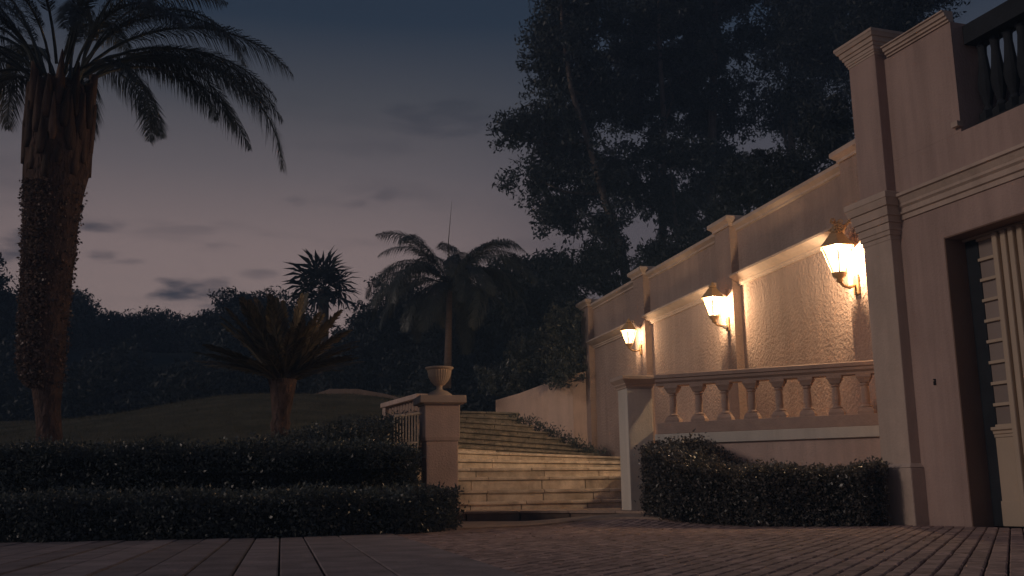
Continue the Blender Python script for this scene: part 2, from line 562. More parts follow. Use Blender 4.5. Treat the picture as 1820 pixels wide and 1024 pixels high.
# colour varies brick by brick inside the joined far bricks too
mfar = M['brick'].copy()
mfar.name = 'brick_paver_far'
nt = mfar.node_tree
for n_ in list(nt.nodes):
    if n_.type == 'OBJECT_INFO':
        g_ = nt.nodes.new('ShaderNodeNewGeometry')
        for l_ in list(n_.outputs['Random'].links):
            to = l_.to_socket
            nt.links.new(g_.outputs['Random Per Island'], to)
tag(rest.build('far_bricks', mfar, drive), kind='stuff')

# concrete strips on the left
strip = empty('paved_strip', (-2.5, 7.0, 0.0))
tag(strip, kind='structure')
perp = np.array([slab_dir[1], -slab_dir[0]])
offs = [0.0, -0.60, -0.95, -1.18, -1.42]
while offs[-1] > -6.6:
    offs.append(offs[-1] - random.choice([0.24, 0.25, 0.26, 0.24]))
for o0, o1 in zip(offs[:-1], offs[1:]):
    p0 = edge_p + perp * (o1 + 0.006)
    p1 = edge_p + perp * (o0 - 0.006)
    s0, s1 = -2.6, 5.9
    d2 = slab_dir[:2]
    q = [p0 + d2 * s0, p1 + d2 * s0, p1 + d2 * s1, p0 + d2 * s1]
    z = 0.014 + random.uniform(-0.004, 0.006)
    MB().prism(q, -0.04, [z + random.uniform(-.003, .003) for _ in q]).build('paving_slab', M['slab'], strip, bevel=0.008)

# ------------------------------------------------------------------ lawn slope and hills
def lawn_z(x, y):
    t = sm((y - 12.2) / 14.5)
    top = 2.35 + 0.62 * sm((x + 11.5) / 6.0) - 0.25 * sm((x + 5.0) / 4.0)
    z = 0.72 + (top - 0.72) * t
    z -= 0.9 * sm((y - 27.0) / 7.0)
    return z + 0.03 * math.sin(x * 1.3 + y * 0.7)
def lawn_right(y):
    return -1.45 - 0.02 * (y - 13)
mb = MB()
ny, nx = 50, 44
vv, ff = [], []
for j in range(ny):
    y = 12.0 + (36.0 - 12.0) * j / (ny - 1)
    xr = lawn_right(y)
    for i in range(nx):
        x = -24.0 + (xr + 24.0) * i / (nx - 1)
        vv.append((x, y, lawn_z(x, y)))
for j in range(ny - 1):
    for i in range(nx - 1):
        ff.append((j * nx + i, j * nx + i + 1, (j + 1) * nx + i + 1, (j + 1) * nx + i))
tag(mb.add(vv, ff).build('lawn', M['lawn'], smooth=True), kind='structure')

def hill_z(x, y):
    base = 1.6 + 5.4 * sm((y - 29.5) / 16)
    base += 1.2 * sm((x + 4) / 12) * sm((y - 27) / 8)
    return base + 0.35 * math.sin(x * 0.35) * math.cos(y * 0.22)
tag(grid_sheet(-120, 120, 29.5, 170, 90, 50, lambda x, y: hill_z(x, y) + (y > 60) * 0.02 * (y - 60)).build('hillside', M['hill'], smooth=True), kind='structure')
# raised garden behind the retaining wall
pts = [FW(-4, -0.55)[:2], FW(12.4, -0.55)[:2], (2.2, 33.0), (30, 36), (30, 12)]
tag(MB().prism(pts[::-1], -0.3, 4.55).build('raised_garden', M['hill']), kind='structure')

# ------------------------------------------------------------------ grass blades on the near lawn
n = 26000
gy = 12.6 + 12.5 * rng.random(n) ** 1.3
gx = -11.5 + (11.5 - 1.6) * rng.random(n)
gz = np.array([lawn_z(a, b) for a, b in zip(gx, gy)])
hh = rng.uniform(0.03, 0.075, n)
az = rng.uniform(0, 6.28, n)
wv = np.stack([np.cos(az), np.sin(az), 0 * az], 1) * 0.006
lean = rng.normal(size=(n, 3)) * 0.02
lean[:, 2] = 0
b0 = np.stack([gx, gy, gz - 0.01], 1)
V = np.stack([b0 - wv, b0 + wv, b0 + lean + np.stack([0 * hh, 0 * hh, hh], 1)], 1)
me = quad_mesh('grass', V, 3)
M['grass'] = leaf_mat('grass_blade', (0.08, 0.08, 0.05), (0.15, 0.135, 0.085), 0.7, 0.2)
tag(link('grass', me, M['grass']), 'short dim lawn grass on the slope behind the hedges', 'grass', kind='stuff')

# ================================================================== RETAINING WALL
W0 = empty('retaining_wall', FW(6.0, 0, 0.0))
tag(W0, 'tall tan stucco retaining wall with pilasters, stepped coping and three lit lanterns', 'wall')
PD = 0.15
MB().fbox(FW, -3.5, 12.62, -0.55, -PD, -0.2, 5.05).build('wall_face', M['stucco'], W0)
PIL = [(-0.60, 0.02), (3.74, 4.37), (8.10, 8.72), (12.04, 12.66)]
def cope_prof(n0, z):
    return [(-0.62, z), (n0 - 0.001, z), (n0 + 0.03, z + 0.015), (n0 + 0.03, z + 0.05), (n0 + 0.10, z + 0.10), (n0 + 0.10, z + 0.155), (n0 + 0.07, z + 0.175), (-0.62, z + 0.185)]
bays = [(0.02, 3.74), (4.37, 8.10), (8.72, 12.04)]
for a, b in bays + [(-3.5, -0.60)]:
    MB().fextr(FW, cope_prof(-PD, 5.052), a - 0.02, b + 0.02).build('coping', M['trim'], W0)
for a, b in bays:
    z = 4.04
    prof = [(-PD - 0.05, z), (-PD + 0.035, z), (-PD + 0.035, z + 0.03), (-PD + 0.06, z + 0.045), (-PD + 0.06, z + 0.07), (-PD + 0.13, z + 0.10), (-PD + 0.21, z + 0.15), (-PD + 0.225, z + 0.155), (-PD + 0.225, z + 0.19), (-PD - 0.05, z + 0.20)]
    MB().fextr(FW, prof, a + 0.02, b - 0.02).build('ledge', M['trim'], W0)
for a, b in PIL:
    p = MB().fbox(FW, a, b, -0.56, 0.0, -0.2, 5.155).build('pilaster', M['stucco'], W0)
    MB().frings(FW, [(a - .03, b + .03, -.63, .03, 5.157), (a - .03, b + .03, -.63, .03, 5.20), (a - .10, b + .10, -.63, .10, 5.26),
                     (a - .10, b + .10, -.63, .10, 5.32), (a - .07, b + .07, -.63, .07, 5.345)]).build('pilaster_cap', M['trim'], p)
# end return of the wall
# low garden wall that carries on up beside the stairs
lw = MB()
lpts = [(FW(12.5, -0.15)[0], FW(12.5, -0.15)[1], 3.55), (1.55, 26.9, 3.42), (0.95, 27.2, 3.26), (0.2, 27.45, 3.02), (-0.45, 27.6, 2.86)]
rings = []
for i, (x, y, z) in enumerate(lpts):
    a = np.array(lpts[max(i - 1, 0)][:2]); b = np.array(lpts[min(i + 1, len(lpts) - 1)][:2])
    t = (b - a) / np.linalg.norm(b - a)
    nn = np.array([-t[1], t[0]]) * 0.14
    if nn[1] > 0: nn = -nn
    rings.append([(x + nn[0], y + nn[1], 0.5), (x + nn[0], y + nn[1], z), (x - nn[0], y - nn[1], z), (x - nn[0], y - nn[1], 0.5)])
tag(lw.loft(rings).build('garden_wall', M['pier'], bevel=0.01), 'low plain rendered garden wall sloping down beside the top of the stairs', 'wall')

# ================================================================== LANTERNS
def lantern(u, zg, s, label, ornate, ball, power=1.0):
    """s scales the lantern; zg is the height of the top of the glass"""
    c = FW(u, 0.28, 0)
    t = empty('wall_lantern', FW(u, 0.003, zg - 0.45 * s))
    tag(t, label, 'lantern', 'lit lanterns on the retaining wall pilasters')
    def F(a, b, z=0.0):
        return np.array([c[0], c[1], 0]) + DW * a + NW * b + np.array([0, 0, z])
    rt, rb, hg = 0.212 * s, 0.09 * s, 0.32 * s
    hexa = [2 * math.pi * (k + 0.5) / 6 for k in range(6)]
    def ring(r, z):
        return [F(r * math.cos(a), r * math.sin(a), z) for a in hexa]
    T, B = ring(rt, zg), ring(rb, zg - hg)
    for k in range(6):
        j = (k + 1) % 6
        q = [B[k], B[j], T[j], T[k]]
        ce = sum(q) / 4
        q = [ce + (p - ce) * 0.985 for p in q]
        ax = np.array([c[0], c[1], ce[2]])
        inn = (ax - ce) / np.linalg.norm(ax - ce) * 0.006
        MB().loft([q, [p + inn for p in q]]).build('glass_pane', M['lamp_glass'], t)
    ld = bpy.data.lights.new('bulb', 'POINT')
    ld.energy = LAMP_POWER * power
    ld.color = LAMP_COLOR
    ld.shadow_soft_size = 0.05
    lo = bpy.data.objects.new('bulb', ld)
    C.objects.link(lo)
    lo.parent = t
    lo.location = tuple(F(0, 0, zg - 0.13 * s) - wloc(t))
    cage = MB()
    for k in range(6):
        cage.tube([B[k], T[k]], [0.008 * s, 0.008 * s], 5)
    cage.build('cage', M['brass'], t)
    roof = MB().loft([ring(rt * 1.10, zg + 0.004), ring(rt * 1.10, zg + 0.02 * s), ring(rt * 0.80, zg + 0.09 * s), ring(rt * 0.42, zg + 0.19 * s), ring(rt * 0.30, zg + 0.20 * s)]).build('roof', M['brass'], t)
    fin = MB().lathe([(0.055 * s, 0), (0.075 * s, 0.025 * s), (0.05 * s, 0.055 * s), (0.03 * s, 0.07 * s), (0.035 * s, 0.085 * s), (0.006, 0.12 * s)], 10, F(0, 0, zg + 0.2 * s))
    fin.build('finial', M['brass'], t, smooth=True)
    zb = zg - hg
    cup = MB().lathe([(0.03 * s, -0.13 * s), (0.05 * s, -0.11 * s), (0.04 * s, -0.085 * s), (0.085 * s, -0.05 * s), (0.10 * s, -0.012 * s), (0.10 * s, -0.003)], 10, F(0, 0, zb))
    cup.build('base_cup', M['brass'], t, smooth=True)
    # arm to the wall plate
    arm = MB()
    P = [F(0, 0, zb - 0.12 * s), F(0, -0.06, zb - 0.17 * s), F(0, -0.15, zb - 0.19 * s), F(0, -0.26, zb - 0.15 * s)]
    arm.tube(P, [0.022 * s] * 4, 8)
    arm.build('bracket_arm', M['brass'], t, smooth=True)
    pl = MB().frings(FW, [(u - .06 * s, u + .06 * s, 0.002, .035, zb - 0.28 * s), (u - .06 * s, u + .06 * s, 0.002, .035, zb - 0.02 * s)])
    pl.build('wall_plate', M['brass'], t, bevel=0.008)
    if ball:
        sp = MB()
        sp.lathe([(0.01, -0.055 * s), (0.045 * s, -0.035 * s), (0.055 * s, 0), (0.045 * s, 0.035 * s), (0.01, 0.055 * s)], 12, FW(u, 0.075, zb - 0.19 * s))
        sp.build('bracket_boss', M['cream'], t, smooth=True)
    if ornate:
        # leafy metal scrollwork crowning the lantern
        sc = MB()
        for k in range(34):
            a0 = random.uniform(0, 6.28)
            r0 = random.uniform(0.0, 0.13) * s
            z0 = zg + 0.16 * s + random.uniform(0, 0.19) * s
            ct = F(r0 * math.cos(a0) * 1.0, r0 * math.sin(a0) * 0.7, z0)
            pts_ = []
            rr = random.uniform(0.02, 0.045) * s
            tilt = random.uniform(0, 3.14)
            for q in range(8):
                an = q * 0.85
                rq = rr * (1 - q * 0.09)
                pts_.append(ct + (DW * math.cos(tilt) + NW * math.sin(tilt)) * rq * math.cos(an) + np.array([0, 0, rq * math.sin(an)]))
            sc.tube(pts_, [0.011 * s * (1 - q * 0.08) for q in range(8)], 5)
        sc.build('scrollwork', M['brass'], t, smooth=True)
        # back scroll up the wall
        bs_ = MB().tube([F(-0.02, -0.06, zg + 0.16 * s), F(-0.04, -0.14, zg + 0.30 * s), F(-0.05, -0.20, zg + 0.36 * s), F(-0.05, -0.24, zg + 0.34 * s)], [0.025, 0.022, 0.02, 0.03], 8)
        bs_.build('back_scroll', M['brass'], t, smooth=True)
    return t
lantern(-0.20, 3.80, 1.12, 'largest lit lantern with leafy scroll crown on the pilaster beside the house', True, False, 1.5)
lantern(3.98, 3.84, 0.98, 'middle lit lantern with pointed tan roof and round wall boss', False, True)
lantern(8.36, 3.93, 0.88, 'smallest, farthest lit lantern on the pilaster above the balustrade post', False, False, 0.35)

# ================================================================== BALUSTRADE TERRACE
TZ = 1.20
terr = [FB(0.02, -0.02)[:2], FB(3.55, -0.02)[:2], FW(-1.4, -0.3)[:2], FW(8.6, -0.3)[:2], (2.72, 22.8), (2.02, 15.25)]
tag(MB().prism(terr, -0.2, TZ - 0.02).build('terrace', M['pier']), kind='structure')
bal = empty('balustrade', FB(0, 0, 0.1))
tag(bal, 'stone balustrade with turned balusters on a cream banded plinth, in front of the wall', 'balustrade')
MB().fbox(FB, 0.0, 3.5, -0.019, 0.10, 0.0, 1.055).build('plinth_wall', M['pier'], bal)
MB().fbox(FB, 0.0, 3.5, -0.019, 0.14, 1.057, 1.198).build('cream_band', M['cream'], bal, bevel=0.006)
MB().fbox(FB, 0.03, 3.5, -0.10, 0.12, 1.200, 1.355).build('base_course', M['baluster'], bal, bevel=0.008)
rp_ = [(-0.10, 1.87), (0.10, 1.87), (0.10, 1.90), (0.13, 1.93), (0.13, 1.965), (0.15, 1.975), (0.15, 2.02), (0.12, 2.035), (-0.12, 2.035), (-0.13, 1.93)]
MB().fextr(FB, rp_, 0.03, 3.5).build('rail', M['baluster'], bal)
bm_ = MB()
sq = lambda h, z: [(-h, -h, z), (h, -h, z), (h, h, z), (-h, h, z)]
bm_.loft([sq(0.098, 0), sq(0.098, 0.035), sq(0.085, 0.06), sq(0.07, 0.085)])
bm_.lathe([(0.066, 0.08), (0.078, 0.09), (0.078, 0.105), (0.055, 0.115), (0.050, 0.125), (0.056, 0.19), (0.053, 0.28), (0.046, 0.36), (0.046, 0.366), (0.060, 0.376), (0.060, 0.392), (0.048, 0.40), (0.050, 0.415), (0.068, 0.45), (0.08, 0.47)], 18)
bm_.loft([sq(0.060, 0.41), sq(0.074, 0.445), sq(0.095, 0.48), sq(0.095, 0.514)])
bal_me = bm_.mesh('baluster')
phi = math.atan2(-DB[1], -DB[0])
for k in range(9):
    u = 0.245 + 0.3686 * k
    link('baluster', bal_me, M['baluster'], bal, FB(u, 0.01, 1.356), (0, 0, phi + random.uniform(-.03, .03)))
# square post at the foot of the stairs
PO = at(1136, 904, 14.95)
def FP(a, b, z=0.0):
    p = np.array([PO[0], PO[1], 0]) - DW * b + (-NW) * a * 1.0
    return np.array([p[0], p[1], z])
# a runs to the right across the post, b towards the camera
po = MB().frings(FP, [(-.19, .19, -.19, .19, 0.12), (-.19, .19, -.19, .19, 1.86)]).build('post', M['cream'], bal, bevel=0.01)
MB().frings(FP, [(-.20, .20, -.20, .20, 1.862), (-.20, .20, -.20, .20, 1.885), (-.225, .225, -.225, .225, 1.915), (-.225, .225, -.225, .225, 1.93), (-.275, .275, -.275, .275, 1.985), (-.275, .275, -.275, .275, 2.025), (-.265, .265, -.265, .265, 2.035)]).build('post_cap', M['trim'], po)

# ================================================================== STAIRS
LZ = 0.17
landing = empty('landing', (0.3, 16.5, 0.0))
tag(landing, kind='structure')
front = [(-1.75, 16.05), (-0.75, 16.0), (0.05, 15.75), (0.75, 15.15), (1.35, 14.35), (1.75, 13.75), (2.12, 13.25)]
back = [(-1.9, 17.6), (-0.7, 17.6), (0.1, 17.7), (0.8, 17.8), (1.45, 17.9), (1.9, 17.9), (2.3, 15.2)]
for k in range(len(front) - 1):
    e = 0.006
    a, b = np.array(front[k]), np.array(front[k + 1])
    c_, d_ = np.array(back[k + 1]), np.array(back[k])
    t = (b - a) / np.linalg.norm(b - a) * e
    q = [a + t, b - t, c_ - t, d_ + t]
    MB().prism(q, 0.135, LZ).build('landing_slab', M['landing'], landing, bevel=0.006)
    nrm = np.array([t[1], -t[0]]) / e
    ins = -nrm * 0.035
    q2 = [a + t + ins, b - t + ins, b - t + ins * 6, a + t + ins * 6]
    MB().prism(q2, -0.05, 0.134).build('kerb_block', M['kerb'], landing, bevel=0.008)
# thin flush apron in front of the landing
afront = [(-1.7, 11.95), (-0.75, 12.75), (0.0, 13.35), (0.75, 13.7), (1.4, 13.5), (1.75, 13.25), (2.0, 13.05)]
aback = [(-1.75, 16.2), (-0.75, 16.15), (0.05, 15.9), (0.75, 15.3), (1.35, 14.5), (1.75, 13.9), (2.1, 13.4)]
vv, ff = [], []
for i in range(31):
    t_ = i / 30 * 6
    k = min(5, int(t_)); u_ = t_ - k
    p, q = (np.array(afront[k]) * (1 - u_) + np.array(afront[k + 1]) * u_), (np.array(aback[k]) * (1 - u_) + np.array(aback[k + 1]) * u_)
    vv.append((p[0], p[1], drive_z(*p) - 0.05))
    for j in range(7):
        c_ = p + (q - p) * j / 6
        vv.append((c_[0], c_[1], drive_z(*c_) + 0.022))
for i in range(30):
    for j in range(7):
        ff.append((i * 8 + j, (i + 1) * 8 + j, (i + 1) * 8 + j + 1, i * 8 + j + 1))
tag(MB().add(vv, ff).build('apron', M['landing']), kind='structure')

stairs = empty('staircase', (0.4, 17.3, LZ))
tag(stairs, 'winding sandstone garden stairs climbing left between the pier and the post', 'stairs')
left = [(888, 17.00), (872, 17.25), (849, 17.75), (832, 18.25), (816, 18.75), (801, 19.25), (791, 19.8), (782, 20.4), (773, 21.0), (763.5, 21.6), (754.5, 22.2), (746, 22.8), (737, 23.5), (730, 24.3)]
right = [None, (1112, 873), (1112, 850), (1112, 834.5), (1112, 821), (1080, 811), (1042, 805), (1024, 797.5), (1000, 788), (980, 777), (950, 765.5), (915, 753), (888, 741), (875, 732)]
LN = []
for k, ((yl, Yl), rgt) in enumerate(zip(left, right)):
    l = at(813, yl, Yl)
    if k == 0: l[2] = 0.305
    z = l[2]
    if rgt is None:
        r_ = np.array([2.0, 17.6, z])
    elif k <= 3:
        r_ = np.array([2.1, Yl + [0, .55, .9, 1.3][k], z])
    else:
        g = gnd(rgt[0], rgt[1], z)
        r_ = np.array([g[0], min(g[1], 26.2), z])
    d = (r_ - l) / np.linalg.norm(r_ - l)
    l2 = l - d * (0.75 if k < 6 else 0.9)
    r2 = r_ + d * (0.35 if k <= 4 else 0.75)
    LN.append((l2, r2, z))
prevz = LZ
for k, (l, r_, z) in enumerate(LN):
    st = empty('step', (l + r_) / 2)
    st.parent = stairs
    st.location = tuple((l + r_) / 2 - wloc(stairs))
    d = r_ - l
    Ln = np.linalg.norm(d)
    d = d / Ln
    nb = np.array([-d[1], d[0], 0])            # into the hill
    if k + 1 < len(LN):
        bl, br = LN[k + 1][0], LN[k + 1][1]
        dl = max(0.3, float((bl - l) @ nb)) + 0.12
        dr = max(0.3, float((br - r_) @ nb)) + 0.12
    else:
        dl = dr = 2.5
    nj = 4 if k < 5 else 3
    cuts = [0] + sorted([(i + random.uniform(-.22, .22)) / nj for i in range(1, nj)]) + [1]
    for c0, c1 in zip(cuts[:-1], cuts[1:]):
        g = 0.004
        a = l + d * (Ln * c0 + g); b = l + d * (Ln * c1 - g)
        da, db_ = dl + (dr - dl) * c0, dl + (dr - dl) * c1
        zz = z + random.uniform(-.004, .004)
        q = [(a)[:2], (b)[:2], (b + nb * db_)[:2], (a + nb * da)[:2]]
        MB().prism(q, zz - 0.052, zz).build('tread_stone', M['step_shade'] if random.random() < (k - 4.2) / 3.2 else M['step'], st, bevel=0.012)  # higher steps get the shade-toned stone more often
    cuts = [0] + sorted([(i + random.uniform(-.25, .25)) / nj for i in range(1, nj)]) + [1]
    for c0, c1 in zip(cuts[:-1], cuts[1:]):
        g = 0.006
        a = l + d * (Ln * c0 + g) + nb * (0.035 + random.uniform(0, .006)); b = l + d * (Ln * c1 - g) + nb * (0.035 + random.uniform(0, .006))
        q = [a[:2], b[:2], (b + nb * 0.2)[:2], (a + nb * 0.2)[:2]]
        MB().prism(q, prevz - 0.06, z - 0.058).build('riser_stone', M['step_shade'] if random.random() < (k - 4.2) / 3.2 else M['step'], st, bevel=0.006)
    # fill behind the joints
    a = l + nb * 0.07; b = r_ + nb * 0.07
    MB().prism([a[:2], b[:2], (b + nb * (dr - .08))[:2], (a + nb * (dl - .08))[:2]], -0.2 if k < 3 else prevz - 0.3, z - 0.06).build('step_core', M['bed'], st)
    prevz = z

# ================================================================== PIER AND URN
PI_ = np.array([-1.18, 16.55])
def FI(a, b, z=0.0):
    p = np.array([PI_[0], PI_[1], 0]) - DW * b + (-NW) * a
    return np.array([p[0], p[1], z])
pier = empty('gate_pier', FI(0, 0, LZ))
tag(pier, 'rendered square pier with a flat cap carrying the urn, left of the stairs', 'pier')
MB().frings(FI, [(-.25, .25, -.25, .25, 0.1), (-.25, .25, -.25, .25, 1.235)]).build('plinth', M['pier'], pier, bevel=0.012)
MB().frings(FI, [(-.262, .262, -.262, .262, 1.237), (-.275, .275, -.275, .275, 1.30), (-.278, .278, -.278, .278, 1.80)]).build('shaft', M['pier'], pier, bevel=0.012)
MB().frings(FI, [(-.30, .30, -.30, .30, 1.802), (-.30, .30, -.30, .30, 1.825), (-.365, .365, -.365, .365, 1.827), (-.365, .365, -.365, .365, 1.945)]).build('cap', M['trim'], pier, bevel=0.01)
urn = empty('garden_urn', FI(0, 0, 1.945))
tag(urn, 'fluted footed stone urn standing on the rendered pier', 'urn')
o_ = FI(0, 0, 1.946)
MB().lathe([(0.205, 0), (0.205, 0.02), (0.19, 0.045), (0.13, 0.085), (0.075, 0.105), (0.05, 0.12), (0.045, 0.165), (0.06, 0.175)], 28, o_).build('foot', M['urn'], urn, smooth=True)
MB().lathe([(0.05, 0.172), (0.085, 0.19), (0.14, 0.25), (0.175, 0.32), (0.192, 0.40), (0.196, 0.43)], 56, o_, flute=0.05).build('bowl', M['urn'], urn)
MB().lathe([(0.19, 0.428), (0.205, 0.435), (0.225, 0.452), (0.225, 0.47), (0.205, 0.474), (0.18, 0.46), (0.15, 0.40)], 40, o_).build('rim', M['urn'], urn, smooth=True)
MB().lathe([(0.176, 0.41), (0.17, 0.425), (0.05, 0.435)], 20, o_).build('soil_fill', M['soil'], urn, smooth=True)

# small picket railing running back from the pier
rail = empty('picket_railing', (-1.67, 16.15, 1.0))
tag(rail, 'short pale picket railing running back from the urn pier into the shrubs', 'railing')
ra, rb_ = np.array([-1.50, 16.25, 0]), np.array([-1.84, 16.05, 0])
for k in range(9):
    t_ = k / 8
    p = ra + (rb_ - ra) * t_
    z0, z1 = 1.02, 1.66 - 0.05 * t_
    MB().tube([(p[0], p[1], z0), (p[0], p[1], z1)], [0.017, 0.014], 6).build('picket', M['white_metal'], rail)
MB().tube([(ra[0] + .06, ra[1] + .03, 1.675), (rb_[0], rb_[1], 1.615)], [0.022, 0.022], 6).build('top_bar', M['white_metal'], rail)
MB().tube([(ra[0], ra[1], 1.22), (rb_[0], rb_[1], 1.20)], [0.016, 0.016], 6).build('bottom_bar', M['white_metal'], rail)

# farther balustrade beside the lawn
fb = empty('side_balustrade', (-1.9, 20.5, 1.5))
tag(fb, 'small dark balustrade with a pale end block behind the urn pier', 'balustrade')
ba, bb = at(690, 735, 20.0), at(752, 742, 18.2)
dd = (bb - ba) * np.array([1, 1, 0])
nL = np.linalg.norm(dd); dd = dd / nL
nn_ = np.array([dd[1], -dd[0], 0])
def FS(u, n, z=0.0):
    p = np.array([ba[0], ba[1], 0]) + dd * u + nn_ * n
    return np.array([p[0], p[1], z])
z_t = at(690, 714, 20.0)[2] - 0.06
MB().fbox(FS, -.06, .12, -.10, .10, 1.0, z_t - 0.06).build('end_block', M['pier'], fb, bevel=.01)
MB().fbox(FS, -.10, nL, -.13, .13, z_t - 0.058, z_t + 0.03).build('rail', M['pier'], fb, bevel=.012)
for k in range(11):
    u = 0.22 + (nL - 0.3) * k / 10
    MB().lathe([(0.05, 0), (0.05, 0.05), (0.03, 0.08), (0.055, 0.22), (0.03, 0.42), (0.05, 0.47), (0.05, z_t - 0.06 - 1.25)], 8, FS(u, 0, 1.25)).build('baluster', M['baluster'], fb, smooth=True)
# pale kerb curving over the crest of the lawn
kp = [(560, 700, 27), (590, 690, 26), (640, 690, 25), (690, 699, 24), (742, 714, 22.5), (765, 722, 21.5)]
rings = []
for i, q in enumerate(kp):
    p = at(*q) - np.array([0, 0, .06])
    rings.append([p + np.array([-.04, -.13, -.7]), p + np.array([-.04, -.13, 0.03]), p + np.array([.04, .13, 0.03]), p + np.array([.04, .13, -.7])])
tag(MB().loft(rings).build('lawn_kerb', M['kerb'], bevel=.01), 'pale stone kerb curving along the crest of the lawn behind the urn', 'kerb')

# ================================================================== HOUSE
house = empty('house', FH(0.5, 0, 0))
tag(house, 'tan rendered house corner with tall pillar, cornices and a panelled doorway', 'house')
OP0, OP1, OPZ = 0.64, 2.75, 3.14
MB().fbox(FH, -0.50, OP0, -0.45, 0, -0.2, 3.50).build('wall_panel', M['stucco_smooth'], house)
MB().fbox(FH, OP1, 6.0, -0.45, 0, -0.2, 3.50).build('wall_panel', M['stucco_smooth'], house)
MB().fbox(FH, OP0, OP1, -0.45, 0, OPZ, 3.50).build('lintel', M['stucco_smooth'], house)
MB().fbox(FH, -0.50, 6.0, -0.45, 0.001, 3.50, 4.24).build('upper_wall', M['stucco_smooth'], house)
MB().fbox(FH, -0.50, 1.06, -0.45, 0, 4.242, 5.54).build('parapet_wall', M['stucco_smooth'], house)
MB().fbox(FH, -0.50, -0.05, -3.0, -0.46, -0.2, 5.54).build('end_wall', M['stucco_smooth'], house)
MB().fbox(FH, -0.04, 6.0, -4.5, -0.46, -0.2, 4.0).build('body', M['stucco_smooth'], house)
# door reveal linings
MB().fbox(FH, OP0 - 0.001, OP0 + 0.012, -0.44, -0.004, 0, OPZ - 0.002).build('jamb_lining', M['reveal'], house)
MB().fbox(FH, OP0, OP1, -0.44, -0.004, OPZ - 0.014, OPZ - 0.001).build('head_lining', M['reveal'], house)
# mid cornice and parapet cornice
def cor(z0, z1, e):
    h = z1 - z0
    return [(-.05, z0), (0.02, z0), (0.02, z0 + .18 * h), (0.045, z0 + .22 * h), (0.045, z0 + .42 * h), (0.07, z0 + .50 * h), (0.07, z0 + .60 * h), (e * .8, z0 + .82 * h), (e, z0 + .85 * h), (e, z0 + .97 * h), (-.05, z1)]
MB().fextr(FH, cor(3.50, 3.80, 0.13), 0.0, 6.0).build('cornice', M['trim'], house)
MB().fextr(FH, cor(5.542, 5.67, 0.10), 0.02, 1.06).build('parapet_cornice', M['trim'], house)
# corner pillar
p0, p1, pn = -0.54, -0.05, 0.14
pil = MB().fbox(FH, p0, p1, -0.2, pn, 3.5, 5.62).build('pillar', M['stucco_smooth'], house, bevel=0.01)
MB().fbox(FH, p0 - .002, p1 + .002, -0.2, pn + .002, 0.66, 3.4).build('lower_shaft', M['trim'], pil, bevel=0.01)
MB().fbox(FH, p0 - .05, p1 + .05, -0.2, pn + .05, -0.1, 0.635).build('pillar_plinth', M['trim'], pil, bevel=0.015)
MB().frings(FH, [(p0 - .05, p1 + .05, -.2, pn + .05, .637), (p0 - .005, p1 + .005, -.2, pn + .005, .685)]).build('plinth_moulding', M['trim'], pil)
def cap_rings(z0, z1, e, steps):
    out = []
    h = z1 - z0
    for t_, x in steps:
        q = e * x
        out.append((p0 - q, p1 + q, -.3, pn + q, z0 + h * t_))
    return out
st1 = [(0, .06), (.10, .06), (.101, .16), (.20, .18), (.201, .26), (.36, .28), (.361, .40), (.50, .46), (.501, .58), (.70, .66), (.701, .80), (.86, .95), (.861, 1.0), (.98, 1.0), (1.0, .9)]
MB().frings(FH, cap_rings(3.28, 3.83, 0.14, st1)).build('entablature', M['trim'], pil)
MB().frings(FH, cap_rings(5.60, 5.89, 0.12, st1)).build('pillar_cap', M['trim'], pil)
# balcony: dark balusters set back above the upper wall
bz = 4.242
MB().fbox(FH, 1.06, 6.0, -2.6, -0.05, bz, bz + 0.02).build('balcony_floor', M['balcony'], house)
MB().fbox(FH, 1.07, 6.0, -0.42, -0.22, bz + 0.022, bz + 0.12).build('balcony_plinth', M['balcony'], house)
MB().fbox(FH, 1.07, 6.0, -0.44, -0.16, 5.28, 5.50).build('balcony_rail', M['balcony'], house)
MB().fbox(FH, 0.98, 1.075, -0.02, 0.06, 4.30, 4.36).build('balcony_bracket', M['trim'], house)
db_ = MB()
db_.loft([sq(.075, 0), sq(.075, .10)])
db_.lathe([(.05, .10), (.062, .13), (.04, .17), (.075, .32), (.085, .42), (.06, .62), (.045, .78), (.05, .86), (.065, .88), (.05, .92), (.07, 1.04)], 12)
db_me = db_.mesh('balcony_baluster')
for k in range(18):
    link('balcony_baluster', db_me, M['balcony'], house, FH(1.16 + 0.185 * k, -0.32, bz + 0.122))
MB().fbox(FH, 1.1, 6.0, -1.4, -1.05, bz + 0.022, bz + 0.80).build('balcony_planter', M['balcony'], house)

# doorway joinery, set back in the opening
door = empty('entrance_door', FH(1.3, -0.26, 0.0))
tag(door, 'pale panelled doorway with a column of frosted panes beside fluted trim', 'door')
ND = -0.26
def FD(u, n, z=0.0):                      # joinery, shifted clear of the jamb
    return FH(u + 0.165, n, z)
MB().fbox(FD, 0.655, 0.96, ND - .045, ND, 0, 0.92).build('base_panel', M['door'], door, bevel=.006)
MB().fbox(FD, 0.656, 0.95, ND + .001, ND + .02, 0, 0.26).build('skirting', M['door'], door, bevel=.006)
MB().fextr(FD, [(ND - .04, .922), (ND + .01, .922), (ND + .01, .95), (ND + .025, .96), (ND + .025, .985), (ND + .05, 1.0), (ND + .05, 1.03), (ND - .04, 1.035)], 0.655, 0.945).build('dado_cap', M['door'], door)
zs = np.linspace(1.04, 3.08, 10)
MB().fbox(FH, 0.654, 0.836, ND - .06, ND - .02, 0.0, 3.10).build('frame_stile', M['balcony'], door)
for k in range(9):
    MB().fbox(FD, 0.672, 0.915, ND - .04, ND - .03, zs[k] + .018, zs[k + 1] - .018).build('pane', M['pane'], door)
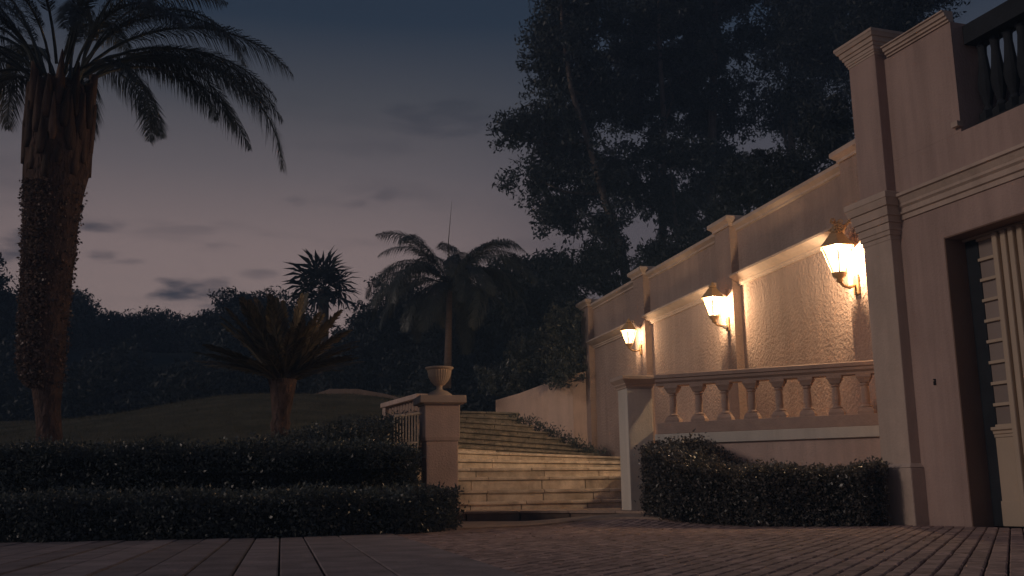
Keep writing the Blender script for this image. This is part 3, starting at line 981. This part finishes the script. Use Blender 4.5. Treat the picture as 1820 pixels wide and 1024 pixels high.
for k in range(10):
    MB().fbox(FD, 0.672, 0.919, ND - .05, ND + .004, zs[k] - .017, zs[k] + .017).build('glazing_bar', M['door'], door, bevel=.004)
MB().fbox(FH, 0.654, OP1, ND - .05, ND + .02, 3.103, 3.124).build('head_rail', M['door'], door)
MB().fbox(FD, 0.920, 1.40, ND - .06, ND - .0, 0, 3.10).build('fluted_trim', M['door'], door)
for k in range(4):
    u = 0.94 + 0.112 * k
    MB().frings(FD, [(u, u + .07, ND, ND + .055 - .008 * (k % 2), 0.0), (u, u + .07, ND, ND + .055 - .008 * (k % 2), 3.10)]).build('flute_rib', M['door'], door, bevel=.015)
MB().fbox(FD, 1.402, 2.4, ND - .06, ND - .02, 0.01, 3.10).build('door_leaf', M['door'], door)
for z0, z1 in ((0.2, 1.0), (1.2, 2.0), (2.2, 2.95)):
    MB().frings(FD, [(1.55, 2.25, ND - .02, ND - .001, z0), (1.55, 2.25, ND - .02, ND - .001, z1)]).build('door_panel', M['door'], door, bevel=.01)
bell = empty('doorbell', FH(0.297, 0.0, 1.53))
tag(bell, 'tiny dark doorbell on the plain wall beside the doorway', 'doorbell')
MB().fbox(FH, .28, .315, 0.001, .014, 1.53, 1.60).build('backplate', M['bell_plastic'], bell, bevel=.004)
MB().fbox(FH, .29, .305, 0.0145, .022, 1.572, 1.585).build('button', M['trim'], bell)

# ================================================================== HEDGES
def hedge(name, label, nodes, mleaf, n, leaf, group=None, seed=0, wild=0.05):
    """nodes: (x, y, ground z, half width, height) along the hedge"""
    t = empty(name, (nodes[0][0], nodes[0][1], nodes[0][2]))
    tag(t, label, 'hedge', group)
    nd = np.array(nodes, float)
    seg = np.linalg.norm(np.diff(nd[:, :2], axis=0), axis=1)
    cum = np.concatenate([[0], np.cumsum(seg)])
    def sample(s):
        return np.stack([np.interp(s, cum, nd[:, i]) for i in range(5)], -1)
    rings = []
    ss = np.linspace(0, cum[-1], 24)
    for s in ss:
        a = sample(s)
        tdir = sample(min(s + .05, cum[-1]))[:2] - sample(max(s - .05, 0))[:2]
        tdir /= np.linalg.norm(tdir) + 1e-9
        nn = np.array([tdir[1], -tdir[0]])
        e = min(1.0, 0.45 + min(s, cum[-1] - s) / 0.35)
        hw, h = (a[3] - 0.07) * e, (a[4] - 0.08) * (0.75 + .25 * e)
        ring = []
        for th in np.linspace(0, math.pi, 9):
            cx, sz = math.cos(th), math.sin(th)
            cx = math.copysign(abs(cx) ** 0.22, cx); sz = abs(sz) ** 0.22
            jit = random.uniform(.94, 1.0)
            p = a[:2] + nn * cx * hw * jit
            ring.append((p[0], p[1], a[2] - 0.05 + (h + .05) * sz * jit))
        rings.append(ring)
    MB().loft(rings).build('inner_core', M['hedge_core'], t, smooth=True)  # solid dark core added to stop views through the leaves
    s = rng.uniform(-0.12, cum[-1] + 0.12, n)
    sc = np.clip(s, 0, cum[-1])
    a = sample(sc)
    eps = 0.05
    td = sample(np.clip(sc + eps, 0, cum[-1]))[:, :2] - sample(np.clip(sc - eps, 0, cum[-1]))[:, :2]
    td = unit(td)
    nn = np.stack([td[:, 1], -td[:, 0]], 1)
    th = rng.uniform(0, math.pi, n)
    cx, sz = np.cos(th), np.sin(th)
    k_ = rng.random(n)
    side = k_ < .62
    cx = np.where(side, np.where(rng.random(n) < .5, -1.0, 1.0) * (1 - .10 * rng.random(n) ** 3), rng.uniform(-1, 1, n))
    sz = np.where(side, rng.random(n) ** .9, 1 - .08 * np.abs(cx) ** 6)
    # lumps: broad unevenness of a hand-clipped hedge
    lump = 0.035 * np.sin(s * 5.1 + seed) + 0.03 * np.sin(s * 11.3 + th * 3 + seed) + 0.02 * np.sin(s * 23 + th * 7)
    dep = rng.normal(0, wild, n) - 0.015 + lump
    end = np.minimum(sc, cum[-1] - sc)
    e = np.minimum(1.0, 0.5 + end / 0.35)
    rad = (a[:, 3] + dep) * e
    P2 = a[:, :2] + nn * (cx * rad)[:, None] + td * (s - sc)[:, None] * rng.uniform(0.2, 1, n)[:, None]
    z = a[:, 2] + np.clip(sz * (a[:, 4] + dep * .8), 0.01, None)
    cen = np.stack([P2[:, 0], P2[:, 1], z], 1)
    # stray shoots standing proud of the clipped faces
    nsh = n // 260
    ish = rng.integers(0, n, nsh)
    for q in ish:
        cnt = rng.integers(4, 10)
        up_ = np.array([rng.normal(0, .35), rng.normal(0, .35), 1.0]) if sz[q] > .8 else np.array([nn[q, 0] * cx[q] + rng.normal(0, .3), nn[q, 1] * cx[q] + rng.normal(0, .3), .5])
        up_ /= np.linalg.norm(up_)
        j = rng.integers(0, n, cnt)
        cen[j] = cen[q] + up_ * np.linspace(.01, rng.uniform(.05, .13), cnt)[:, None] + rng.normal(0, .006, (cnt, 3))
    out = np.stack([nn[:, 0] * cx, nn[:, 1] * cx, sz * 0.8], 1)
    V = leaf_quads(cen, leaf, leaf * 0.55, 0.0, out * 0.8, 0.8)
    V -= wloc(t)
    o = link('foliage', quad_mesh('foliage', V), mleaf, t, wloc(t))
    tag(o, kind='stuff')
    return t
hedge('front_hedge', 'low dark clipped hedge along the paved strip, in front of the taller one',
      [(-8.5, 11.3, 0, .62, .44), (-5, 11.2, 0, .60, .44), (-2.6, 11.3, 0, .60, .44), (-1.75, 11.75, 0, .55, .45), (-1.25, 12.6, 0, .45, .45), (-1.05, 13.4, 0, .35, .42)],
      M['hedge'], 62000, 0.047, 'clipped hedges left of the stairs', 1)
hedge('back_hedge', 'taller dark clipped hedge behind the low one, foot of the palm and lawn',
      [(-9, 12.6, 0, .55, 1.03), (-5, 12.5, 0, .55, 1.02), (-2.6, 12.7, 0, .52, 1.02), (-1.75, 13.1, 0, .45, 1.01), (-1.42, 13.6, 0, .36, .96)],
      M['hedge'], 62000, 0.047, 'clipped hedges left of the stairs', 2.2)
hedge('sloping_hedge', 'low bushy hedge rising along the lawn edge to the urn pier',
      [(-3.1, 14.2, .85, .4, .32), (-2.5, 15.2, 1.0, .45, .36), (-2.15, 16.5, 1.12, .36, .40), (-1.85, 17.2, 1.25, .35, .40)],
      M['hedge'], 20000, 0.046, None, 3.1, 0.07)
hedge('box_hedge', 'dark clipped box hedge under the balustrade, tallest next to the post',
      [(1.85, 14.05, .1, .20, .84), (2.02, 13.60, .1, .34, .82), (2.35, 13.10, .04, .42, .70), (2.8, 12.75, 0, .45, .62), (3.5, 12.42, 0, .45, .61), (4.17, 12.15, 0, .36, .61)],
      M['hedge_r'], 50000, 0.044, None, 4.0)
hedge('tall_shrub', 'taller clipped shrub behind the box hedge, against the cream band',
      [(1.90, 14.25, .1, .22, .90), (2.45, 13.95, .1, .28, .90), (2.75, 13.80, .05, .25, .82), (2.95, 13.7, .05, .2, .65)],
      M['hedge_r'], 13000, 0.043, None, 5.0, 0.06)

# ================================================================== PALMS
def frond_mesh(name, L, th0, th1, pairs, ll, droop, bare=0.2, wid=0.016, fwd=0.9, seed=0, rad=0.016, curve=1.0):
    """a feather leaf in its own space: grows along +x, z up"""
    rg = np.random.default_rng(seed)
    n = 26
    th = th0 + (th1 - th0) * (np.linspace(0, 1, n) ** curve)
    ds = L / (n - 1)
    pts = [np.zeros(3)]
    side = rg.normal(0, 0.015)
    for i in range(1, n):
        pts.append(pts[-1] + ds * np.array([math.cos(th[i]), side * i / n * 3, math.sin(th[i])]))
    pts = np.array(pts)
    mb = MB().tube(pts[::2], [rad * (1 - 0.85 * i / (n / 2)) for i in range(len(pts[::2]))], 5)
    V4 = []
    fs = np.linspace(bare, 1.0, pairs)
    for fr in fs:
        i = fr * (n - 1)
        i0 = min(int(i), n - 2)
        p = pts[i0] + (pts[i0 + 1] - pts[i0]) * (i - i0)
        t = unit(pts[i0 + 1] - pts[i0])
        up = np.array([-t[2], 0, t[0]])
        prof = math.sin(math.pi * min(1, (fr - bare) / (1 - bare) * 0.86 + 0.14)) ** 0.6
        for sgn in (-1, 1):
            l = ll * prof * rg.uniform(.8, 1.15)
            dv = unit(t * fwd + np.array([0, sgn, 0]) * rg.uniform(.7, 1.1) + up * rg.uniform(-.15, .45))
            q0 = p
            q1 = p + dv * l * .5 + np.array([0, 0, -droop * l * .10])
            q2 = p + dv * l * .9 + np.array([0, 0, -droop * l * .55])
            w = unit(np.cross(dv, up)) * wid
            b = len(mb.v)
            mb.v += [tuple(q0 - w * .6), tuple(q0 + w * .6), tuple(q1 + w), tuple(q1 - w), tuple(q2)]
            mb.f += [(b, b + 1, b + 2, b + 3), (b + 3, b + 2, b + 4)]
    me = bpy.data.meshes.new(name)
    me.from_pydata(mb.v, [], mb.f)
    me.update()
    return me

def fan_mesh(name, pet, r, nseg, seed=0):
    rg = np.random.default_rng(seed)
    mb = MB().tube([(0, 0, 0), (pet * .5, 0, .02), (pet, 0, 0)], [.018, .014, .01], 5)
    for k in range(nseg):
        a = (k / (nseg - 1) - .5) * 4.6
        l = r * (1 - .25 * abs(a) / 2.3) * rg.uniform(.9, 1.08)
        dv = np.array([math.cos(a), math.sin(a), .12 * math.cos(a * 3)])
        w = np.array([-math.sin(a), math.cos(a), 0.25]) * r * .07
        o = np.array([pet, 0, 0])
        q1, q2 = o + dv * l * .6, o + dv * l + np.array([0, 0, -.22 * l])
        b = len(mb.v)
        mb.v += [tuple(o), tuple(q1 + w), tuple(q2), tuple(q1 - w)]
        mb.f += [(b, b + 1, b + 2, b + 3)]
    me = bpy.data.meshes.new(name)
    me.from_pydata(mb.v, [], mb.f)
    me.update()
    return me

# --- the big date palm on the left
PY = 13.6
tall = empty('date_palm', at(88, 800, PY))
tag(tall, 'big date palm with ivy-clad trunk and shaggy arching crown, far left', 'palm tree')
prof = [(150, 66, 148), (175, 58, 156), (215, 50, 160), (270, 47, 160), (315, 46, 153), (340, 48, 146), (400, 48, 136), (460, 46, 130), (520, 44, 122), (560, 42, 118), (600, 40, 115), (640, 38, 112), (670, 42, 109), (690, 58, 108), (720, 63, 106), (760, 66, 107), (800, 66, 112), (840, 62, 116)]
rings = []
pc = []
for y, xl, xr in prof:
    c_ = at((xl + xr) / 2, y, PY)
    r_ = (xr - xl) / 2 * PY / FPX * 1.02
    pc.append((c_, r_))
    rings.append([(c_[0] + r_ * math.cos(a) * (1 + .05 * math.sin(5 * a + y)), c_[1] + r_ * math.sin(a), c_[2]) for a in np.linspace(0, 2 * math.pi, 29)[:-1]])
MB().loft(rings[::-1]).build('trunk', M['palm_bark'], tall, smooth=True)
pz = np.array([p[0][2] for p in pc])[::-1]; pxx = np.array([p[0][0] for p in pc])[::-1]; pyy = np.array([p[0][1] for p in pc])[::-1]; pr = np.array([p[1] for p in pc])[::-1]
# cut leaf bases clasping the upper trunk
bt = MB()
hw = [(.05, 0), (.085, .12), (.08, .3), (.05, .52), (.014, .70)]
bt.loft([[(-w, .00, z), (-w * .4, -.05 - .05 * z, z), (w * .4, -.05 - .05 * z, z), (w, 0, z), (0, .03, z)] for w, z in hw])
bt_me = bt.mesh('leaf_base', smooth=True)
ztop, zbot = at(100, 150, PY)[2], at(100, 330, PY)[2]
for k in range(46):
    a = k * 2.39996
    fz = (k + .5) / 46
    z = zbot - 0.05 + (ztop - zbot - .35) * fz
    r_ = np.interp(z, pz, pr) * 0.97
    o = link('leaf_base', bt_me, M['boot'], tall, (np.interp(z, pz, pxx) + r_ * math.cos(a), np.interp(z, pz, pyy) + r_ * math.sin(a), z), (random.uniform(-.10, -.02), random.uniform(-.06, .06), a + math.pi / 2))
    s_ = random.uniform(.75, 1.2)
    o.scale = (s_, s_, random.uniform(.75, 1.15))
# ivy sleeve
n = 9000
zi0, zi1 = at(80, 690, PY)[2], at(90, 330, PY)[2]
zz = zi0 + (zi1 - zi0) * rng.random(n)
a = rng.uniform(0, 2 * math.pi, n)
a = np.where(rng.random(n) < .65, rng.uniform(math.pi * .75, math.pi * 1.6, n), a)
rr = np.interp(zz, pz, pr) + rng.normal(0.012, .022, n)
cen = np.stack([np.interp(zz, pz, pxx) + rr * np.cos(a), np.interp(zz, pz, pyy) + rr * np.sin(a), zz], 1)
V = leaf_quads(cen, .042, .034, .3, np.stack([np.cos(a), np.sin(a), 0 * a], 1) * .9, .7) - wloc(tall)
tag(link('ivy', quad_mesh('ivy', V), M['ivy'], tall, wloc(tall)), kind='stuff')
top = np.array([np.interp(ztop, pz, pxx), PY, ztop])
big = [frond_mesh('date_frond', 3.3, R_(t0), R_(t1), 170, .46, 1.2, .24, .0065, .95, 10 + i, .026, cv) for i, (t0, t1, cv) in enumerate([(42, -78, .9), (62, -50, 1.0), (80, -10, 1.2), (30, -85, .75), (70, -72, 1.1), (52, -60, 1.0)])]
spec = [(-4, 0, 1.22), (-30, 3, .80), (18, 1, .96), (-12, 4, 1.0), (28, 5, 1.02), (172, 3, 1.0), (150, 5, 1.0), (195, 0, .98), (160, 1, 1.0), (180, 4, 1.02), (60, 1, .95), (-62, 5, .85), (-95, 1, .8), (-120, 4, .85), (105, 1, 1.0), (130, 4, .9), (8, 2, 1.0), (85, 2, 1.0), (-70, 2, .9), (200, 2, .95), (-150, 2, .9), (40, 4, .95), (-35, 1, .9), (-45, 4, .9), (215, 5, .9), (235, 1, .85), (75, 4, .9), (35, 1, 1.0), (-8, 1, .88), (6, 1, 1.04), (48, 5, 1.0), (165, 1, .95), (185, 5, 1.0), (140, 1, .95), (-55, 1, .9), (-80, 4, .9), (30, 2, .9), (-10, 2, .8), (150, 2, .9)]
for k, (azd, vi, s_) in enumerate(spec):
    a = R_(azd)
    p = top + np.array([math.cos(a) * .26, math.sin(a) * .26, random.uniform(-.12, .22)])
    o = link('frond', big[vi], M['frond'], tall, p, (random.uniform(-.25, .25), random.uniform(-.06, .06), a))
    o.scale = (s_, s_, s_)

# --- low stiff palm on the lawn
LY = 16.0
low = empty('low_palm', at(495, 790, LY))
tag(low, 'short stout palm with stiff golden-edged fronds on the lawn slope', 'palm tree')
rings = []
for y, xl, xr in [(675, 476, 528), (690, 480, 525), (720, 482, 519), (745, 484, 514), (752, 480, 517), (775, 483, 511), (800, 484, 510)]:
    c_ = at((xl + xr) / 2, y, LY); r_ = (xr - xl) / 2 * LY / FPX
    rings.append([(c_[0] + r_ * math.cos(a), c_[1] + r_ * math.sin(a), c_[2]) for a in np.linspace(0, 2 * math.pi, 17)[:-1]])
MB().loft(rings[::-1]).build('trunk', M['palm_bark'], low, smooth=True)
ltop = at(503, 680, LY)
stiff = [frond_mesh('stiff_frond', 1.38, R_(t0), R_(t1), 64, .27, .25, .08, .015, 1.7, 40 + i, .02, 1.0) for i, (t0, t1) in enumerate([(86, 78), (72, 58), (56, 38), (40, 16), (26, 2)])]
for k in range(60):
    vi = min(4, int(5 * (k / 60) ** 0.72))
    a = k * 2.39996 + random.uniform(-.2, .2)
    p = ltop + np.array([math.cos(a) * .08, math.sin(a) * .08, random.uniform(-.03, .06)])
    o = link('frond', stiff[vi], M['cycad'], low, p, (random.uniform(-.5, .5), random.uniform(-.08, .08), a))
    s_ = random.uniform(.85, 1.08) * (1.0 if vi < 3 else .93)
    o.scale = (s_,) * 3

# --- fan palm in the distance
FY = 34.0
fan = empty('fan_palm', at(575, 690, FY))
tag(fan, 'distant fan palm with round spiky crown against the pale sky', 'palm tree')
b_, t_ = at(575, 700, FY), at(575, 515, FY)
MB().tube([b_, (b_ + t_) / 2, t_], [.2, .17, .18], 10).build('trunk', M['bark'], fan, smooth=True)
fm = [fan_mesh('fan_leaf', .62, .80, 13, 60 + i) for i in range(3)]
for k in range(30):
    el_ = R_(80 - 125 * (k / 30))
    a = k * 2.39996
    o = link('fan_leaf', fm[k % 3], M['dark_leaf'], fan, t_ + np.array([0, 0, random.uniform(-.15, .15)]), (random.uniform(-.5, .5), -el_, a))
    s_ = random.uniform(.85, 1.1)
    o.scale = (s_,) * 3

# --- queen palm behind the urn
QY = 27.0
queen = empty('queen_palm', at(797, 660, QY))
tag(queen, 'slender queen palm with drooping feathery crown rising behind the urn', 'palm tree')
qb, qt = at(795, 690, QY), at(799, 512, QY)
MB().tube([qb, qb * .6 + qt * .4, qt], [.105, .09, .075], 12).build('trunk', M['smooth_trunk'], queen, smooth=True)
MB().tube([qt, at(797, 430, QY), at(803, 358, QY)], [.03, .012, .003], 6).build('spear_leaf', M['petiole'], queen)
qf = [frond_mesh('queen_frond', 2.95, R_(t0), R_(t1), 130, .50, 1.2, .14, .009, .8, 80 + i, .02, cv) for i, (t0, t1, cv) in enumerate([(62, -70, 1.1), (74, -40, 1.3), (46, -80, 1.0), (28, -88, .85), (80, -10, 1.4)])]
for k in range(36):
    vi = [1, 0, 2, 3, 0, 2, 1, 3, 0, 4][k % 10]
    a = k * 2.39996 + .4
    s_ = random.uniform(.8, 1.08)
    o = link('frond', qf[vi], M['queen'], queen, qt + np.array([math.cos(a) * .05, math.sin(a) * .05, random.uniform(-.1, .1)]), (random.uniform(-.5, .5), 0, a))
    o.scale = (s_,) * 3

# ================================================================== TREES
def tree(name, label, trunk, r0, lobes, nleaf, leaf, mleaf, group=None, clump=0.42, cat='tree', per=34, droop=.6, twigs=True, behind=0.0):
    """trunk: photo points (x, y, distance); lobes: (x, y, distance, rx, ry) of the crown, rx ry in photo pixels at that distance"""
    tp = [at(*q) for q in trunk]
    t = empty(name, tp[0])
    tag(t, label, cat, group)
    k = len(tp)
    tb = MB().tube(tp, [r0 * (1 - .75 * i / max(1, k - 1)) for i in range(k)], 8)
    vol = np.array([l[3] * l[4] * (l[3] + l[4]) / 2 for l in lobes]) ** .8
    vol = vol / vol.sum()
    cens = []
    for l, v in zip(lobes, vol):
        c_ = at(*l[:3]); sx = l[3] * l[2] / FPX; sz = l[4] * l[2] / FPX; sy = (sx + sz) / 2
        c_ = c_ + (c_ - _C) / np.linalg.norm(c_ - _C) * (sy * behind)
        m_ = max(3, int(nleaf * v / per))
        ns = max(3, m_ // 9)
        d = unit(rng.normal(size=(ns, 3))) * (rng.random((ns, 1)) ** .40)
        sub = c_ + d * np.array([sx, sy, sz])
        cc = sub[rng.integers(0, ns, m_)] + np.clip(rng.normal(size=(m_, 3)), -1.6, 1.6) * clump * np.array([1, 1, .7])
        cens.append(cc)
        if twigs:
            i0 = int(np.argmin([np.linalg.norm(p - c_) + max(0, p[2] - c_[2]) * 2 for p in tp]))
            s0 = tp[i0]
            mid = (s0 + c_) / 2 + np.array([0, 0, -.1 * np.linalg.norm(c_ - s0)])
            tb.tube([s0, mid, c_], [r0 * .38, r0 * .28, r0 * .15], 6)
            for q in sub[:: max(1, len(sub) // 16)]:
                tb.tube([c_ + (mid - c_) * random.uniform(0, .6), (c_ + q) / 2 + rng.normal(0, .08, 3), q], [r0 * .17, r0 * .11, r0 * .04], 4)
    tb.build('trunk', M['bark'], t, smooth=True)
    cens = np.concatenate(cens)
    sig = clump * .42 * rng.uniform(.6, 1.4, (len(cens), 1, 1))
    P = (cens[:, None, :] + np.clip(rng.normal(size=(len(cens), per, 3)), -1.7, 1.7) * sig * np.array([1, 1, .75])).reshape(-1, 3)
    V = leaf_quads(P, leaf, leaf * .36, droop, None, 1.0) - wloc(t)
    tag(link('crown', quad_mesh('crown', V), mleaf, t, wloc(t)), kind='stuff')
    return t
G1 = 'tall trees on the bank above the retaining wall'
tree('leaning_tree', 'leaning tree with loose spreading crown, leftmost above the retaining wall',
     [(1118, 520, 33), (1100, 430, 33), (1072, 345, 33), (1045, 250, 33), (1015, 160, 33), (1000, 60, 33), (995, -30, 33)], .17,
     [(985, 95, 33, 60, 75), (960, 235, 33, 70, 48), (1045, 165, 33, 70, 75), (945, 315, 33, 45, 38), (1010, 375, 33, 55, 42), (1040, 300, 33, 70, 60), (1030, 20, 33, 70, 60), (925, 245, 33, 32, 22), (1075, 400, 33, 40, 40)], 40000, .19, M['tree_leaf'], G1, .40, behind=.75)
tree('slender_tree', 'slim upright tree with grey trunk just right of the leaning tree',
     [(1177, 500, 35), (1178, 380, 35), (1180, 220, 35), (1172, 80, 35), (1170, -60, 35)], .16,
     [(1130, 70, 35, 75, 80), (1190, 10, 35, 80, 70), (1130, 190, 35, 65, 50), (1200, 150, 35, 60, 70), (1120, 330, 35, 45, 55), (1165, 270, 35, 40, 40), (1140, -70, 35, 90, 50)], 40000, .19, M['tree_leaf'], G1, .36, behind=.75)
tree('thin_sapling', 'thin young tree between the two straight trunks above the wall',
     [(1207, 490, 34), (1200, 380, 34), (1192, 300, 34)], .10,
     [(1190, 350, 34, 40, 60), (1220, 400, 34, 30, 40), (1215, 280, 34, 45, 40)], 9000, .18, M['tree_leaf'], G1, .40, behind=.75)
tree('straight_tree', 'straight tall tree with the thickest trunk above the middle of the wall',
     [(1264, 470, 36), (1264, 330, 36), (1267, 160, 36), (1272, 0, 36), (1272, -90, 36)], .22,
     [(1270, 60, 36, 75, 80), (1235, 200, 36, 45, 60), (1290, 190, 36, 36, 60), (1290, -40, 36, 90, 60), (1255, 310, 36, 38, 50), (1225, 110, 36, 50, 50), (1290, 290, 36, 24, 30)], 36000, .19, M['tree_leaf'], G1, .36, behind=.75)
tree('dense_tree', 'broad dense dark tree behind the house pillar top',
     [(1410, 420, 36), (1408, 300, 36), (1405, 150, 36), (1410, 0, 36)], .2,
     [(1420, 70, 36, 75, 85), (1385, 190, 36, 45, 50), (1450, 200, 36, 70, 60), (1390, -20, 36, 45, 60), (1480, -10, 36, 90, 70), (1500, 120, 36, 60, 80), (1372, 110, 36, 26, 40)], 50000, .16, M['dark_leaf'], G1, .42)
tree('roofside_tree', 'dark tree crown showing over the house parapet at top right',
     [(1620, 260, 30), (1620, 100, 30), (1630, -40, 30)], .2,
     [(1600, 0, 30, 70, 60), (1560, 60, 30, 50, 60), (1660, -30, 30, 50, 50), (1550, -30, 30, 60, 50)], 22000, .16, M['dark_leaf'], G1, .42)
G2 = 'dark shrubs lining the top of the retaining wall'
for lab, q, n_ in [
    ('round dark shrub above the wall, right of the thick straight trunk', [(1330, 330, 28, 50, 60), (1300, 390, 28, 40, 40)], 9000),
    ('dark shrub above the wall between the dense tree and the house', [(1410, 300, 26, 60, 55), (1470, 240, 26, 55, 55)], 9000),
    ('dark shrub at the far end of the wall, below the leaning tree', [(1085, 480, 32, 55, 36), (1030, 480, 32, 50, 40)], 8000),
    ('low dark shrub on the wall top at the foot of the slim trees', [(1215, 455, 30, 60, 34), (1160, 470, 30, 40, 26)], 7000)]:
    tree('bank_shrub', lab, [(q[0][0], q[0][1] + 80, q[0][2]), (q[0][0], q[0][1], q[0][2])], .09, q, n_, .16, M['dark_leaf'], G2, .28, 'shrub', twigs=False)
tree('hanging_shrub', 'leafy shrub spilling over the low garden wall at the wall end',
     [(985, 700, 27.2), (985, 640, 27.2)], .07, [(985, 620, 27.2, 40, 50), (1005, 665, 26.8, 26, 30), (1010, 585, 27.2, 26, 40), (940, 650, 28, 45, 40), (890, 670, 28.5, 40, 34)], 16000, .12, M['hedge'], None, .2, 'shrub')
G3 = 'dark trees in the belt behind the lawn'
belt = [('dark tree at the far left edge beside the ivy-clad trunk', [(0, 600, 40, 22, 90), (-25, 560, 40, 30, 90)]),
        ('round dark tree just right of the ivy-clad trunk', [(132, 545, 44, 20, 28), (120, 610, 44, 50, 45)]),
        ('low dark tree second right of the ivy-clad trunk, under the long cloud', [(190, 620, 46, 60, 46), (215, 585, 46, 26, 14)]),
        ('low dark tree in the belt left of the dark cloud', [(272, 615, 46, 55, 42), (278, 583, 46, 26, 16)]),
        ('low dark tree in the belt straight below the dark cloud', [(345, 625, 46, 50, 40), (345, 592, 46, 26, 12)]),
        ('bushy dark tree standing higher behind the low stout palm', [(430, 580, 42, 50, 50), (432, 545, 42, 26, 18), (395, 600, 42, 32, 36)]),
        ('dark tree mass between the low palm and the fan palm', [(520, 620, 42, 60, 60), (490, 570, 42, 36, 36)]),
        ('dark rounded tree right of the fan palm', [(690, 590, 40, 60, 78), (650, 620, 40, 50, 60), (730, 560, 40, 50, 50)]),
        ('dark tree directly behind the queen palm crown', [(800, 590, 38, 70, 60), (850, 560, 38, 60, 60)]),
        ('tall dark tree between the queen palm and the leaning tree', [(960, 520, 36, 60, 70), (920, 560, 36, 55, 80), (900, 500, 37, 34, 36), (1000, 560, 36, 45, 60)])]
for lab, lo in belt:
    q = lo[0]
    tree('belt_tree', lab, [(q[0], q[1] + 90, q[2]), (q[0], q[1], q[2])], .14, lo, 22000, .20, M['dark_leaf'], G3, .42, 'tree')
# underwood filling the belt
n = 60000
ux = rng.uniform(-26, 3.0, n); uy = rng.uniform(31, 37, n)
uz = np.array([hill_z(a, b) for a, b in zip(ux, uy)]) + rng.random(n) ** .7 * (1.7 + .5 * np.sin(ux * 1.7) + .3 * np.sin(ux * 4.1))
V = leaf_quads(np.stack([ux, uy, uz], 1), .22, .09, .2)
tag(link('underwood', quad_mesh('underwood', V), M['dark_leaf']), 'dark unbroken undergrowth between the trunks behind the lawn', 'undergrowth', kind='stuff')

# ground cover along the foot of the low wall beside the upper steps
line = [LN[i][1] for i in range(6, 13)]
n = 1500
t_ = rng.random(n) * (len(line) - 1.001)
i0 = t_.astype(int)
A_ = np.array(line)
P = A_[i0] + (A_[i0 + 1] - A_[i0]) * (t_ - i0)[:, None]
P[:, 0] += rng.normal(-.12, .20, n)
P[:, 1] += rng.normal(-.05, .14, n)
P[:, 2] += rng.random(n) ** 1.6 * (.08 + .10 * np.abs(np.sin(t_ * 5.0))) - .03
V = leaf_quads(P, .085, .03, -.7, None, .7)
tag(link('ground_cover', quad_mesh('ground_cover', V), M['hedge']), 'low dark ground cover creeping along the wall foot beside the upper steps', 'plants', kind='stuff')

# a few fallen leaves on the drive, landing and steps
n = 170
lx = rng.uniform(-1.2, 4.3, n); ly = rng.uniform(6.0, 13.2, n)
lz = np.array([drive_z(a, b) for a, b in zip(lx, ly)]) + .012
keep = (lx - edge_p[0]) * slab_dir[1] - (ly - edge_p[1]) * slab_dir[0] > .1
lv = leaf_quads(np.stack([lx, ly, lz], 1)[keep], .05, .026, 0)
lv[:, :, 2] = lz[keep][:, None] + (lv[:, :, 2] - lz[keep][:, None]) * .22
M['litter'] = leaf_mat('fallen_leaf', (0.10, 0.07, 0.04), (0.30, 0.20, 0.11), 0.7, 0.2)
tag(link('leaf_litter', quad_mesh('leaf_litter', lv), M['litter']), 'tiny dry leaves scattered over the brick drive', 'leaves', kind='stuff')

# ================================================================== thin blue haze added to lift the dark tones
hz = MB().prism([(-190, -70), (190, -70), (190, 230), (-190, 230)], -1.4, 24.0).build('added_haze_box', None)
hm = bpy.data.materials.new('added_haze')
hm.use_nodes = True
hN, hL = hm.node_tree.nodes, hm.node_tree.links
hN.clear()
ho = hN.new('ShaderNodeOutputMaterial')
hv = hN.new('ShaderNodeVolumePrincipled')
hv.inputs['Color'].default_value = (0.42, 0.66, 1.0, 1)
hv.inputs['Density'].default_value = 0.0038
hv.inputs['Anisotropy'].default_value = 0.0
hL.new(hv.outputs[0], ho.inputs['Volume'])
hz.data.materials.append(hm)
tag(hz, kind='stuff')
